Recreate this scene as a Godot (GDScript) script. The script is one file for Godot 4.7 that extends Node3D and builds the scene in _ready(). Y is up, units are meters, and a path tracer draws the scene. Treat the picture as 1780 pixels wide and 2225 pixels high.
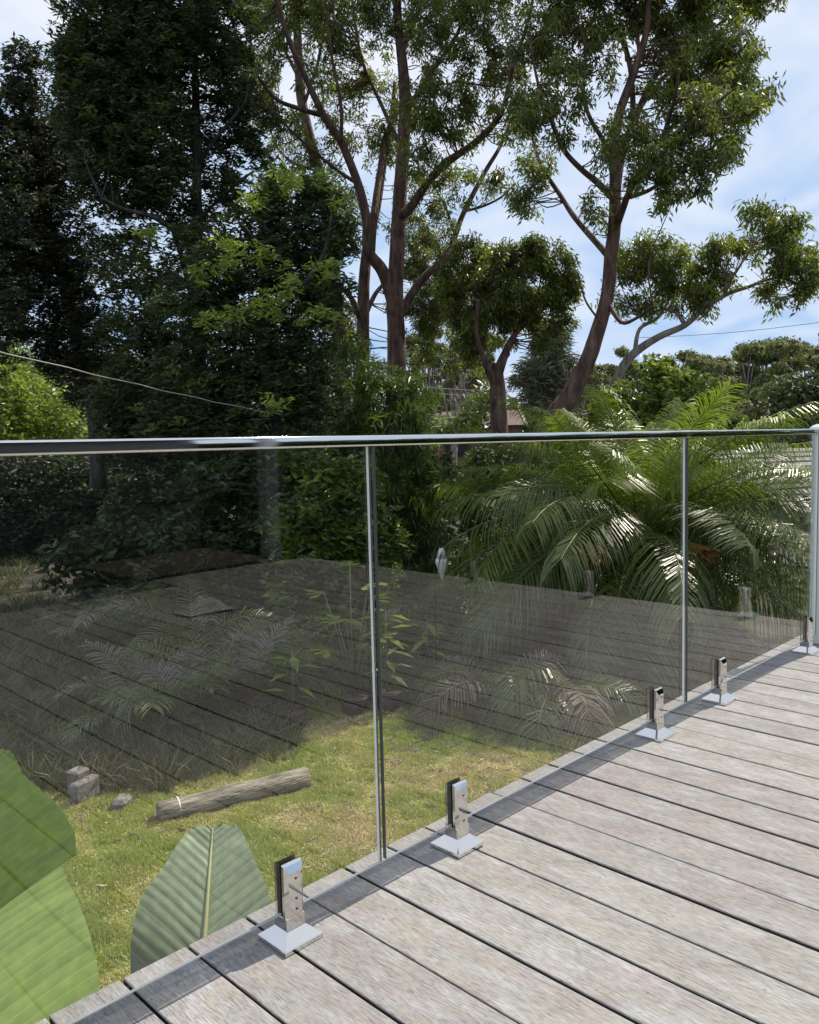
extends Node3D

const FOCAL := 1775.0
const EYE := Vector3(0.0, 1.05, 1.49)
const SIGHT_RIGHT := Vector3(0.702338, -0.025031, 0.711403)
const SIGHT_UP := Vector3(0.07724, 0.996161, -0.041206)
const SIGHT_BACK := Vector3(-0.707641, 0.083889, 0.701575)
const GLASS_Z := 0.118
const GARDEN := -1.2

var M := {}
var rng := RandomNumberGenerator.new()
var taken := {}
var lumps := FastNoiseLite.new()


# ---------- survey: where a point of the photograph stands, at a horizontal distance in metres ----------
func sight(px: float, py: float) -> Vector3:
	return SIGHT_RIGHT * (px - 890.0) - SIGHT_UP * (py - 1112.5) - SIGHT_BACK * FOCAL


func at(px: float, py: float, metres: float) -> Vector3:
	var r := sight(px, py)
	return EYE + r * (metres / Vector2(r.x, r.z).length())


func on_ground(px: float, py: float) -> Vector3:
	var r := sight(px, py)
	return EYE + r * ((GARDEN - EYE.y) / r.y)


func ground_height(x: float, z: float) -> float:
	var a := x * 0.7103 - (z - 1.49) * 0.7039
	var b := x * 0.7039 + (z - 1.49) * 0.7103
	var drop := smoothstep(4.5, 13.0, b - a * 0.12) * smoothstep(9.0, 20.0, a) * 2.4
	var rise := smoothstep(6.0, 14.0, -b) * smoothstep(12.0, 22.0, a) * 0.9
	return GARDEN - drop + rise + lumps.get_noise_2d(x * 6.0, z * 6.0) * 0.05


# ---------- naming ----------
func numbered(called: String) -> String:
	var n: int = taken.get(called, 0)
	taken[called] = n + 1
	return called if n == 0 else "%s_%03d" % [called, n]


func tag(o: Node3D, label := "", category := "", group := "", kind := "") -> Node3D:
	if label:
		o.set_meta("label", label)
	if category:
		o.set_meta("category", category)
	if group:
		o.set_meta("group", group)
	if kind:
		o.set_meta("kind", kind)
	return o


func thing(called: String, label: String, category: String, where := Vector3.ZERO, group := "") -> Node3D:
	var o := Node3D.new()
	o.name = numbered(called)
	add_child(o)
	o.position = where
	tag(o, label, category, group)
	return o


func put(called: String, mesh: Mesh, mat: Material, parent: Node3D = null) -> MeshInstance3D:
	var o := MeshInstance3D.new()
	o.mesh = mesh
	o.material_override = mat
	o.name = numbered(called) if parent == null else called
	if parent == null:
		add_child(o)
	else:
		parent.add_child(o, true)
	return o


func structure(called: String, mesh: Mesh, mat: Material) -> MeshInstance3D:
	var o := put(called, mesh, mat)
	o.set_meta("kind", "structure")
	return o


# ---------- shapes ----------
func tri(st: SurfaceTool, a: Vector3, b: Vector3, c: Vector3) -> void:
	st.add_vertex(a)
	st.add_vertex(b)
	st.add_vertex(c)


func quad(st: SurfaceTool, a: Vector3, b: Vector3, c: Vector3, d: Vector3) -> void:
	tri(st, a, b, c)
	tri(st, a, c, d)


func fresh(smooth := false) -> SurfaceTool:
	var st := SurfaceTool.new()
	st.begin(Mesh.PRIMITIVE_TRIANGLES)
	st.set_smooth_group(0 if smooth else -1)
	return st


func done(st: SurfaceTool) -> ArrayMesh:
	st.generate_normals()
	return st.commit()


# a box with chamfered edges, c = chamfer
func add_box(st: SurfaceTool, lo: Vector3, hi: Vector3, c := 0.0) -> void:
	if c <= 0.0:
		var p := []
		for k in 8:
			p.append(Vector3(hi.x if k & 1 else lo.x, hi.y if k & 2 else lo.y, hi.z if k & 4 else lo.z))
		for f in [[0, 1, 3, 2], [5, 4, 6, 7], [4, 0, 2, 6], [1, 5, 7, 3], [2, 3, 7, 6], [4, 5, 1, 0]]:
			quad(st, p[f[3]], p[f[2]], p[f[1]], p[f[0]])
		return
	var q := {}
	for k in 8:
		var s := Vector3(1 if k & 1 else -1, 1 if k & 2 else -1, 1 if k & 4 else -1)
		var corner := Vector3(hi.x if k & 1 else lo.x, hi.y if k & 2 else lo.y, hi.z if k & 4 else lo.z)
		q[k] = [corner - s * Vector3(0, c, c), corner - s * Vector3(c, 0, c), corner - s * Vector3(c, c, 0)]
	var mid := (lo + hi) * 0.5
	var faces := []
	for f in [[0, [0, 2, 6, 4]], [0, [1, 3, 7, 5]], [1, [0, 1, 5, 4]], [1, [2, 3, 7, 6]], [2, [0, 1, 3, 2]], [2, [4, 5, 7, 6]]]:
		faces.append([q[f[1][0]][f[0]], q[f[1][1]][f[0]], q[f[1][2]][f[0]], q[f[1][3]][f[0]]])
	for e in [[0, 1, 1, 2], [2, 3, 1, 2], [4, 5, 1, 2], [6, 7, 1, 2], [0, 2, 0, 2], [1, 3, 0, 2], [4, 6, 0, 2], [5, 7, 0, 2], [0, 4, 0, 1], [1, 5, 0, 1], [2, 6, 0, 1], [3, 7, 0, 1]]:
		faces.append([q[e[0]][e[2]], q[e[1]][e[2]], q[e[1]][e[3]], q[e[0]][e[3]]])
	for k in 8:
		faces.append([q[k][0], q[k][1], q[k][2]])
	for f in faces:
		var n: Vector3 = (f[1] - f[0]).cross(f[2] - f[0])
		var out: Vector3 = (f[0] + f[2]) * 0.5 - mid
		var g: Array = f.duplicate()
		if n.dot(out) > 0.0:
			g.reverse()
		if g.size() == 4:
			quad(st, g[0], g[1], g[2], g[3])
		else:
			tri(st, g[0], g[1], g[2])


func box(lo: Vector3, hi: Vector3, c := 0.0) -> ArrayMesh:
	var st := fresh()
	add_box(st, lo, hi, c)
	return done(st)


# a tube through points with a radius at each
func add_tube(st: SurfaceTool, pts: Array, radii: Array, sides := 8, capped := true, rough := 0.0) -> void:
	var n := pts.size()
	var u := Vector3.ZERO
	var rings := []
	var along := 0.0
	for i in n:
		var t: Vector3 = (pts[mini(i + 1, n - 1)] - pts[maxi(i - 1, 0)]).normalized()
		if i == 0:
			u = t.cross(Vector3(0.31, 0.2, 0.93)).normalized()
			if u.length() < 0.5:
				u = t.cross(Vector3.UP).normalized()
		else:
			u = (u - t * u.dot(t)).normalized()
			along += (pts[i] - pts[i - 1]).length()
		var w := t.cross(u)
		var ring := []
		for k in sides:
			var a := TAU * k / sides
			var r: float = radii[i]
			if rough > 0.0:
				r *= 1.0 + rough * lumps.get_noise_3d(cos(a) * 30.0 + pts[0].x * 40.0, sin(a) * 30.0, along * 25.0)
			ring.append(pts[i] + (u * cos(a) + w * sin(a)) * r)
		rings.append(ring)
	for i in n - 1:
		for k in sides:
			var k2 := (k + 1) % sides
			quad(st, rings[i][k], rings[i + 1][k], rings[i + 1][k2], rings[i][k2])
	if capped:
		for k in sides:
			var k2 := (k + 1) % sides
			tri(st, pts[0], rings[0][k], rings[0][k2])
			tri(st, pts[n - 1], rings[n - 1][k2], rings[n - 1][k])


# Catmull-Rom through rows of [point, radius]
func smoothed(rows: Array, steps := 4) -> Array:
	var pts := []
	var radii := []
	var n := rows.size()
	for i in n - 1:
		var a = rows[maxi(i - 1, 0)]
		var b = rows[i]
		var c = rows[i + 1]
		var d = rows[mini(i + 2, n - 1)]
		for s in steps:
			var t := float(s) / steps
			pts.append((b[0] as Vector3).cubic_interpolate(c[0], a[0], d[0], t))
			radii.append(lerpf(b[1], c[1], t))
	pts.append(rows[n - 1][0])
	radii.append(rows[n - 1][1])
	return [pts, radii]


# ---------- materials ----------
func noise_tex(freq: float, colours: Array, offsets: Array, size := 256, seed_ := 1, octaves := 4, stretch := false) -> NoiseTexture2D:
	var n := FastNoiseLite.new()
	n.noise_type = FastNoiseLite.TYPE_SIMPLEX_SMOOTH
	n.frequency = freq
	n.fractal_octaves = octaves
	n.seed = seed_
	var t := NoiseTexture2D.new()
	t.width = size
	t.height = size
	t.seamless = true
	t.noise = n
	if colours:
		var g := Gradient.new()
		g.offsets = PackedFloat32Array(offsets)
		var cs := PackedColorArray()
		for c in colours:
			cs.append((c as Color).linear_to_srgb())
		g.colors = cs
		t.color_ramp = g
	return t


func plain(c: Color, rough := 0.7, metal := 0.0) -> StandardMaterial3D:
	var m := StandardMaterial3D.new()
	m.albedo_color = c.linear_to_srgb()
	m.roughness = rough
	m.metallic = metal
	return m


func leafy(c: Color, through: Color, rough := 0.45) -> StandardMaterial3D:
	var m := plain(c, rough)
	m.backlight_enabled = true
	m.backlight = through.linear_to_srgb()
	m.cull_mode = BaseMaterial3D.CULL_DISABLED
	return m


func bark(a: Color, b: Color, c: Color, s: int) -> StandardMaterial3D:
	var m := StandardMaterial3D.new()
	m.albedo_texture = noise_tex(0.02, [a, b, c], [0.25, 0.5, 0.75], 256, s)
	m.uv1_triplanar = true
	m.uv1_world_triplanar = true
	m.uv1_scale = Vector3(1.6, 0.45, 1.6)
	m.roughness = 0.85
	m.heightmap_enabled = true
	m.heightmap_texture = noise_tex(0.05, [], [], 256, s + 5)
	m.heightmap_scale = 2.0
	return m


func wood_texture(s: int, warm: float) -> Array:
	var w := 256
	var h := 2048
	var broad := FastNoiseLite.new()
	broad.seed = s
	broad.frequency = 1.0
	broad.fractal_octaves = 3
	var fine := FastNoiseLite.new()
	fine.seed = s + 50
	fine.frequency = 1.0
	fine.fractal_octaves = 3
	var spots := FastNoiseLite.new()
	spots.seed = s + 90
	spots.noise_type = FastNoiseLite.TYPE_CELLULAR
	spots.frequency = 1.0
	var data := PackedByteArray()
	var high := PackedByteArray()
	data.resize(w * h * 3)
	high.resize(w * h)
	var i := 0
	var grey := Vector3(0.2559, 0.2561, 0.2554)
	var pink := Vector3(0.2636, 0.2407, 0.2427)
	var straw := Vector3(0.2636, 0.2583, 0.2379)
	var pale := Vector3(0.3055, 0.3124, 0.3172)
	for y in h:
		var v := y * 0.00127
		for x in w:
			var u := x * 0.00055
			var wob := broad.get_noise_2d(u * 8.0 + 7.0, v * 5.0)
			var fibre := fine.get_noise_2d(u * 560.0 + wob * 1.2, v * 26.0)
			var streak := fine.get_noise_2d(u * 260.0 + wob * 1.2 + 300.0, v * 13.0)
			var mottle := broad.get_noise_2d(u * 95.0 + 200.0, v * 48.0)
			var crack := fine.get_noise_2d(u * 230.0 + wob * 0.8 + 700.0, v * 2.6)
			var spot := broad.get_noise_2d(u * 42.0 + 500.0, v * 24.0)
			var tint := broad.get_noise_2d(u * 14.0, v * 3.4 + 40.0)
			var tint2 := broad.get_noise_2d(u * 22.0 + 90.0, v * 6.0)
			var c := grey.lerp(pink, clampf(tint * 1.9 + 0.25 + warm, 0.0, 1.0)).lerp(straw, clampf(tint2 * 2.0, 0.0, 0.85)).lerp(pale, clampf(-tint2 * 1.6 - 0.05, 0.0, 0.8))
			var dark := 1.0 + fibre * 0.44 + streak * 0.3 + mottle * 0.13 + wob * 0.16
			if fibre < -0.42:
				dark -= 0.2
			dark -= smoothstep(0.50, 0.62, crack) * 0.45 + smoothstep(0.58, 0.70, spot) * 0.35
			c *= clampf(dark, 0.3, 1.4)
			data[i * 3] = int(255.0 * pow(clampf(c.x, 0.0, 1.0), 0.4545))
			data[i * 3 + 1] = int(255.0 * pow(clampf(c.y, 0.0, 1.0), 0.4545))
			data[i * 3 + 2] = int(255.0 * pow(clampf(c.z, 0.0, 1.0), 0.4545))
			high[i] = int(clampf(128.0 + fibre * 110.0 + streak * 50.0, 0.0, 255.0))
			i += 1
	var a := Image.create_from_data(w, h, false, Image.FORMAT_RGB8, data)
	var b := Image.create_from_data(w, h, false, Image.FORMAT_L8, high)
	return [ImageTexture.create_from_image(a), ImageTexture.create_from_image(b)]


func make_materials() -> void:
	for k in 3:
		var w := wood_texture(11 + k * 7, [0.0, 0.22, -0.2][k])
		var m := StandardMaterial3D.new()
		m.albedo_texture = w[0]
		m.roughness = 0.82
		m.metallic_specular = 0.35
		m.heightmap_enabled = true
		m.heightmap_texture = w[1]
		m.heightmap_scale = 0.07
		for j in 3:
			var mj: StandardMaterial3D = m.duplicate()
			mj.albedo_color = [Color(1, 1, 1), Color(0.955, 0.95, 0.95), Color(0.985, 0.982, 0.972)][j]
			M["wood_%d" % (k * 3 + j)] = mj
	M.board_side = plain(Color(0.035, 0.026, 0.019), 0.9)
	M.joist = plain(Color(0.06, 0.05, 0.04), 0.9)
	M.chrome = plain(Color(0.72, 0.71, 0.69), 0.07, 1.0)
	M.rail = plain(Color(0.74, 0.73, 0.71), 0.055, 1.0)
	M.rubber = plain(Color(0.006, 0.006, 0.006), 0.6)
	M.screw = plain(Color(0.16, 0.15, 0.14), 0.35, 1.0)
	M.pane = StandardMaterial3D.new()
	M.pane.albedo_color = Color(0.02, 0.05, 0.04, 0.03)
	M.pane.transparency = BaseMaterial3D.TRANSPARENCY_ALPHA
	M.pane.roughness = 0.0
	M.pane.metallic_specular = 0.47
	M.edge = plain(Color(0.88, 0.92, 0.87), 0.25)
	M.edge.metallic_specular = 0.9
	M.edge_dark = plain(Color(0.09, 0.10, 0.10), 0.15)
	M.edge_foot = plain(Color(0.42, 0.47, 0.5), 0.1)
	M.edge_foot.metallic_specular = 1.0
	M.white_paint = plain(Color(0.56, 0.61, 0.60), 0.4)
	M.pot = plain(Color(0.012, 0.012, 0.013), 0.5)
	M.concrete = plain(Color(0.26, 0.25, 0.23), 0.9)
	M.concrete.albedo_texture = noise_tex(0.03, [Color(0.09, 0.088, 0.08), Color(0.14, 0.135, 0.122), Color(0.20, 0.19, 0.175)], [0.2, 0.5, 0.8], 256, 31)
	M.concrete.albedo_color = Color.WHITE
	M.concrete.uv1_triplanar = true
	M.concrete.uv1_scale = Vector3.ONE * 2.5
	# bark
	M.bark_gum = bark(Color(0.042, 0.024, 0.018), Color(0.105, 0.058, 0.042), Color(0.18, 0.115, 0.088), 3)
	M.bark_grey = bark(Color(0.022, 0.020, 0.018), Color(0.05, 0.047, 0.042), Color(0.085, 0.08, 0.073), 8)
	M.bark_pale = bark(Color(0.14, 0.11, 0.09), Color(0.25, 0.215, 0.185), Color(0.36, 0.325, 0.29), 15)
	M.bark_palm = bark(Color(0.03, 0.02, 0.012), Color(0.07, 0.05, 0.033), Color(0.11, 0.085, 0.06), 19)
	M.log = bark(Color(0.09, 0.078, 0.058), Color(0.19, 0.17, 0.13), Color(0.30, 0.275, 0.215), 23)
	M.log.heightmap_scale = 1.0
	M.log.uv1_world_triplanar = false
	M.log.uv1_scale = Vector3(0.8, 5.0, 5.0)
	# leaves: base colour, light that passes
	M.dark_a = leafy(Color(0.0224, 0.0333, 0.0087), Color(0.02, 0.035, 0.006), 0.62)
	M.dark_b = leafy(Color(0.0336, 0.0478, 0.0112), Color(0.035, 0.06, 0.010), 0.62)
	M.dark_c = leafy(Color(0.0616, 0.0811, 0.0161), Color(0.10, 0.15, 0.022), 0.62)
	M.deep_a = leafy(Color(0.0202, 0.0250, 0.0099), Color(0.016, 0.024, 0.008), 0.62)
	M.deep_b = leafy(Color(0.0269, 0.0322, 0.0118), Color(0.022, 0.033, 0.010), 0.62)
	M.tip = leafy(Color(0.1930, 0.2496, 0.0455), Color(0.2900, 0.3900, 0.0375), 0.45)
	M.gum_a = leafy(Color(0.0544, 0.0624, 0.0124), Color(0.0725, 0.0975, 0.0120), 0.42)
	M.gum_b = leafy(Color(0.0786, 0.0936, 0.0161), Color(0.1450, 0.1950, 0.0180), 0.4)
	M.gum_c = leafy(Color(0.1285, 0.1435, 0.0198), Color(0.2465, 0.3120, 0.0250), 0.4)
	M.far_a = leafy(Color(0.0813, 0.0906, 0.0360), Color(0.0420, 0.0560, 0.0168), 0.6)
	M.far_b = leafy(Color(0.1406, 0.1540, 0.0525), Color(0.0700, 0.0840, 0.0210), 0.6)
	M.far_c = leafy(Color(0.2338, 0.2434, 0.0756), Color(0.0980, 0.1190, 0.0280), 0.6)
	M.casuarina_a = leafy(Color(0.075, 0.085, 0.045), Color(0.03, 0.04, 0.015), 0.7)
	M.casuarina_b = leafy(Color(0.12, 0.13, 0.07), Color(0.05, 0.06, 0.02), 0.7)
	M.shrub_a = leafy(Color(0.0336, 0.0572, 0.0093), Color(0.05, 0.09, 0.010), 0.4)
	M.shrub_b = leafy(Color(0.0560, 0.0884, 0.0136), Color(0.09, 0.15, 0.015), 0.4)
	M.shrub_c = leafy(Color(0.1120, 0.1560, 0.0217), Color(0.16, 0.24, 0.025), 0.4)
	M.lime_a = leafy(Color(0.1115, 0.1519, 0.0244), Color(0.1470, 0.2100, 0.0210), 0.4)
	M.lime_b = leafy(Color(0.1706, 0.2152, 0.0328), Color(0.2310, 0.3150, 0.0315), 0.4)
	M.olive_a = leafy(Color(0.1320, 0.1430, 0.0495), Color(0.12, 0.14, 0.03), 0.5)
	M.frond = leafy(Color(0.052, 0.072, 0.013), Color(0.10, 0.16, 0.014), 0.36)
	M.frond_young = leafy(Color(0.088, 0.118, 0.016), Color(0.18, 0.27, 0.02), 0.36)
	M.frond_dead = leafy(Color(0.0683, 0.0553, 0.0403), Color(0.05, 0.04, 0.02), 0.7)
	M.frond_grey = leafy(Color(0.115, 0.11, 0.095), Color(0.07, 0.065, 0.05), 0.6)
	M.rib = plain(Color(0.11, 0.13, 0.04), 0.4)
	M.fruit = plain(Color(0.26, 0.135, 0.03), 0.6)
	M.grass_a = leafy(Color(0.2440, 0.3026, 0.0732), Color(0.2400, 0.2976, 0.0480), 0.5)
	M.grass_b = leafy(Color(0.3514, 0.3611, 0.1074), Color(0.2880, 0.3072, 0.0576), 0.5)
	M.grass_c = leafy(Color(0.5075, 0.4392, 0.2342), Color(0.2400, 0.2016, 0.0960), 0.6)
	M.weed_a = leafy(Color(0.0372, 0.0546, 0.0124), Color(0.0560, 0.0784, 0.0112), 0.5)
	M.weed_b = leafy(Color(0.1091, 0.0942, 0.0496), Color(0.0560, 0.0476, 0.0224), 0.6)
	M.litter = leafy(Color(0.42, 0.38, 0.25), Color(0.12, 0.10, 0.05), 0.5)
	M.litter_brown = leafy(Color(0.13, 0.085, 0.05), Color(0.05, 0.03, 0.015), 0.6)


func ground_material() -> StandardMaterial3D:
	var m := StandardMaterial3D.new()
	m.albedo_texture = noise_tex(0.012, [Color(0.026, 0.021, 0.015), Color(0.042, 0.035, 0.023), Color(0.058, 0.052, 0.03), Color(0.09, 0.078, 0.047)], [0.2, 0.42, 0.6, 0.8], 512, 77, 5)
	m.uv1_triplanar = true
	m.uv1_world_triplanar = true
	m.uv1_scale = Vector3.ONE * 0.23
	m.roughness = 0.95
	m.heightmap_enabled = true
	m.heightmap_texture = noise_tex(0.06, [], [], 256, 78)
	m.heightmap_scale = 2.0
	return m


# ---------- sky ----------
func sky_picture() -> ImageTexture:
	var w := 1024
	var h := 512
	var a := FastNoiseLite.new()
	a.seed = 5
	a.frequency = 1.0
	a.fractal_octaves = 5
	a.fractal_gain = 0.52
	var b := FastNoiseLite.new()
	b.seed = 21
	b.frequency = 1.0
	b.fractal_octaves = 3
	var data := PackedFloat32Array()
	data.resize(w * h * 3)
	var i := 0
	for y in h:
		var e := (0.5 - (y + 0.5) / h) * PI
		var ce := cos(e)
		var se := sin(e)
		var up := clampf(se, 0.0, 1.0)
		var blue := Vector3(0.30, 0.50, 0.82).lerp(Vector3(0.36, 0.57, 0.86), pow(1.0 - up, 4.0))
		for x in w:
			var t := TAU * (x + 0.5) / w
			var d := Vector3(cos(t) * ce, se, sin(t) * ce)
			var c := blue
			if e < -0.02:
				c = Vector3(0.20, 0.20, 0.15)
			else:
				var k := 1.0 / (maxf(se, 0.0) + 0.28)
				var q := Vector3(d.x * k, 0.0, d.z * k)
				var warp := b.get_noise_2d(q.x * 1.3, q.z * 1.3)
				# long cirrus streaks
				var p := Vector2(q.x * 0.82 - q.z * 0.57, q.x * 0.57 + q.z * 0.82)
				var n := a.get_noise_2d(p.x * 1.1 + warp * 0.9, p.y * 3.4 + warp * 1.2)
				var veil := b.get_noise_2d(q.x * 0.9 + 40.0, q.z * 0.9)
				var cover := clampf(smoothstep(-0.8, 0.5, n * 0.75 + veil * 0.6) * lerpf(0.72, 0.55, smoothstep(0.15, 0.5, se)) + lerpf(0.02, 0.62, smoothstep(0.19, 0.48, se)), 0.0, 1.0)
				var white := Vector3(0.70, 0.77, 0.90).lerp(Vector3(0.82, 0.86, 0.93), clampf(n + 0.3, 0.0, 1.0))
				c = blue.lerp(white, cover)
			data[i] = c.x
			data[i + 1] = c.y
			data[i + 2] = c.z
			i += 3
	return ImageTexture.create_from_image(Image.create_from_data(w, h, false, Image.FORMAT_RGBF, data.to_byte_array()))


# ---------- leaf sprays ----------
func leaf(st: SurfaceTool, base: Vector3, dir: Vector3, side: Vector3, length: float, width: float, bend := 0.15) -> void:
	var n := dir.cross(side).normalized()
	var tip := base + dir * length - Vector3.UP * length * bend
	var mid := base + dir * length * 0.45
	var l := mid + side * width * 0.5 + n * width * 0.18
	var r := mid - side * width * 0.5 + n * width * 0.18
	tri(st, base, l, tip)
	tri(st, base, tip, r)


# kind: 0 rosette (broad evergreen), 1 drooping gum sickles, 2 round bushy, 3 fine needles
func spray(kind: int, count: int, length: float, width: float, reach: float, s: int) -> ArrayMesh:
	var g := RandomNumberGenerator.new()
	g.seed = s
	var st := fresh()
	for i in count:
		var az := g.randf() * TAU
		var base := Vector3(g.randfn(0, 0.4), g.randfn(0, 0.4), g.randfn(0, 0.4)) * reach
		var dir := Vector3(cos(az), 0, sin(az))
		if kind == 0:
			dir = (dir * g.randf_range(0.5, 1.0) + Vector3.UP * g.randf_range(-0.35, 0.75)).normalized()
			base *= 0.8
		elif kind == 1:
			dir = (dir * g.randf_range(0.1, 0.75) + Vector3.DOWN * g.randf_range(0.55, 1.0)).normalized()
		elif kind == 4:
			dir = (dir * g.randf_range(0.2, 1.0) + Vector3.DOWN * g.randf_range(-0.1, 1.0)).normalized()
		elif kind == 2:
			dir = (dir + Vector3.UP * g.randf_range(-0.7, 0.7)).normalized()
		else:
			dir = (dir * g.randf_range(0.3, 1.0) + Vector3.DOWN * g.randf_range(-0.2, 0.8)).normalized()
		var side := dir.cross(Vector3(g.randfn(), g.randfn() + 0.6, g.randfn())).normalized()
		var l := length * g.randf_range(0.65, 1.25)
		leaf(st, base, dir, side, l, width * g.randf_range(0.8, 1.25), g.randf_range(0.0, 0.25))
	return done(st)


# fills ellipsoids [centre, radii (Vector3), sprays] with sprays and shares them between the materials
func foliage(parent: Node3D, blobs: Array, meshes: Array, mats: Array, shares: Array, s: int, scale := 1.0, gap := -0.12, gap_size := 0.9, lit := 0.0) -> void:
	var g := RandomNumberGenerator.new()
	g.seed = s
	var holes := FastNoiseLite.new()
	holes.seed = s
	holes.frequency = 1.0 / gap_size
	holes.fractal_octaves = 2
	var lists := []
	for k in mats.size() * meshes.size():
		lists.append([])
	for b in blobs:
		var c: Vector3 = b[0]
		var r: Vector3 = b[1]
		var n := int(b[2])
		var tries := 0
		var made := 0
		while made < n and tries < n * 4:
			tries += 1
			var d := Vector3(g.randfn(), g.randfn(), g.randfn()).normalized()
			var q := d * pow(g.randf(), 0.42)
			var p: Vector3 = c + q * r
			if holes.get_noise_3dv(p) < gap:
				continue
			made += 1
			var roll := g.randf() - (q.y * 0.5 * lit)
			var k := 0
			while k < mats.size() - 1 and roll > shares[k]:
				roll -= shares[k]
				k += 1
			var sc := scale * g.randf_range(0.7, 1.3)
			var basis := Basis(Vector3.UP, g.randf() * TAU) * Basis(Vector3.RIGHT, g.randfn(0, 0.28))
			lists[k * meshes.size() + g.randi() % meshes.size()].append(Transform3D(basis.scaled(Vector3.ONE * sc), p))
	for k in mats.size():
		for j in meshes.size():
			spread("foliage", lists[k * meshes.size() + j], meshes[j], mats[k], parent)


func spread(called: String, list: Array, mesh: Mesh, mat: Material, parent: Node3D = null) -> MultiMeshInstance3D:
	if list.is_empty():
		return null
	var mm := MultiMesh.new()
	mm.transform_format = MultiMesh.TRANSFORM_3D
	mm.mesh = mesh
	mm.instance_count = list.size()
	for i in list.size():
		mm.set_instance_transform(i, list[i])
	var o := MultiMeshInstance3D.new()
	o.multimesh = mm
	o.material_override = mat
	o.name = numbered(called) if parent == null else called
	if parent == null:
		add_child(o)
	else:
		parent.add_child(o, true)
	o.set_meta("kind", "stuff")
	return o


# pixel blobs [x, y, rx, ry, offset in depth] at a depth -> ellipsoids
func blobs_at(list: Array, depth: float, density: float) -> Array:
	var out := []
	for b in list:
		var d: float = depth + (b[4] if b.size() > 4 else 0.0)
		var m := d / FOCAL
		var ry: float = b[3] if b.size() > 3 else b[2]
		var r := Vector3(b[2] * m, ry * m, (b[2] + ry) * 0.5 * m)
		out.append([at(b[0], b[1], d), r, maxi(4, int(density * r.x * r.y * (b[5] if b.size() > 5 else 1.0)))])
	return out


# a limb from pixel rows [x, y, width]; the depth runs from d0 to d1
func limb_rows(rows: Array, d0: float, d1: float) -> Array:
	var out := []
	for i in rows.size():
		var d := lerpf(d0, d1, float(i) / maxf(1.0, rows.size() - 1))
		out.append([at(rows[i][0], rows[i][1], d), maxf(0.006, rows[i][2] * 0.43 * d / FOCAL)])
	return out


# thin twigs that reach from the nearest point of the limbs into the leaves
func twigs(st: SurfaceTool, bones: Array, blobs: Array, per: float, s: int, thick := 0.012) -> void:
	var g := RandomNumberGenerator.new()
	g.seed = s
	for b in blobs:
		for k in maxi(2, int(per * (b[1].x + b[1].y))):
			var q := Vector3(g.randfn(), g.randfn(), g.randfn()).normalized() * g.randf_range(0.3, 0.95)
			var p: Vector3 = b[0] + q * b[1]
			var best := 1e9
			var from := Vector3.ZERO
			for v in bones:
				var e: Vector3 = p - v
				var c: float = e.length() + maxf(0.0, -e.y) * 1.5
				if c < best:
					best = c
					from = v
			if best > 4.5 or best < 0.15:
				continue
			var mid := (from + p) * 0.5 + Vector3(g.randfn(), g.randfn() - 0.5, g.randfn()) * best * 0.09
			var cv := smoothed([[from, thick * (0.6 + best * 0.35)], [mid, thick * 0.7], [p, thick * 0.3]], 3)
			add_tube(st, cv[0], cv[1], 4, false)


func tree(called: String, label: String, category: String, group: String, trunk_rows: Array, limbs: Array, depth: float, mat: Material) -> Array:
	var tr := limb_rows(trunk_rows, depth, depth)
	var foot: Vector3 = tr[0][0]
	var root := thing(called, label, category, Vector3(foot.x, ground_height(foot.x, foot.z), foot.z), group)
	var shift := -root.position
	var bones := []
	var cv := smoothed(tr, 5)
	for i in cv[0].size():
		cv[0][i] += shift
		bones.append(cv[0][i])
	var st := fresh(true)
	add_tube(st, cv[0], cv[1], 12, true, 0.16)
	put("trunk", done(st), mat, root)
	var limb_bones := []
	for l in limbs:
		var lv := smoothed(limb_rows(l[1], depth + l[0][0], depth + l[0][1]), 5)
		var ls := fresh(true)
		for i in lv[0].size():
			lv[0][i] += shift
			if i > 2:
				limb_bones.append(lv[0][i])
		add_tube(ls, lv[0], lv[1], 8, true, 0.12)
		put("limb", done(ls), mat, root)
	bones.append_array(limb_bones)
	return [root, shift, bones]


func crown(t: Array, list: Array, depth: float, density: float, meshes: Array, mats: Array, shares: Array, s: int, twig_per := 6.0, twig_mat: Material = null, scale := 1.0, gap := -0.12, gap_size := 0.9, lit := 0.3) -> void:
	var bl := blobs_at(list, depth, density)
	for b in bl:
		b[0] += t[1]
	if twig_per > 0.0:
		var st := fresh(true)
		twigs(st, t[2], bl, twig_per, s + 3)
		put("twigs", done(st), twig_mat, t[0]).set_meta("kind", "stuff")
	foliage(t[0], bl, meshes, mats, shares, s, scale, gap, gap_size, lit)


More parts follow.
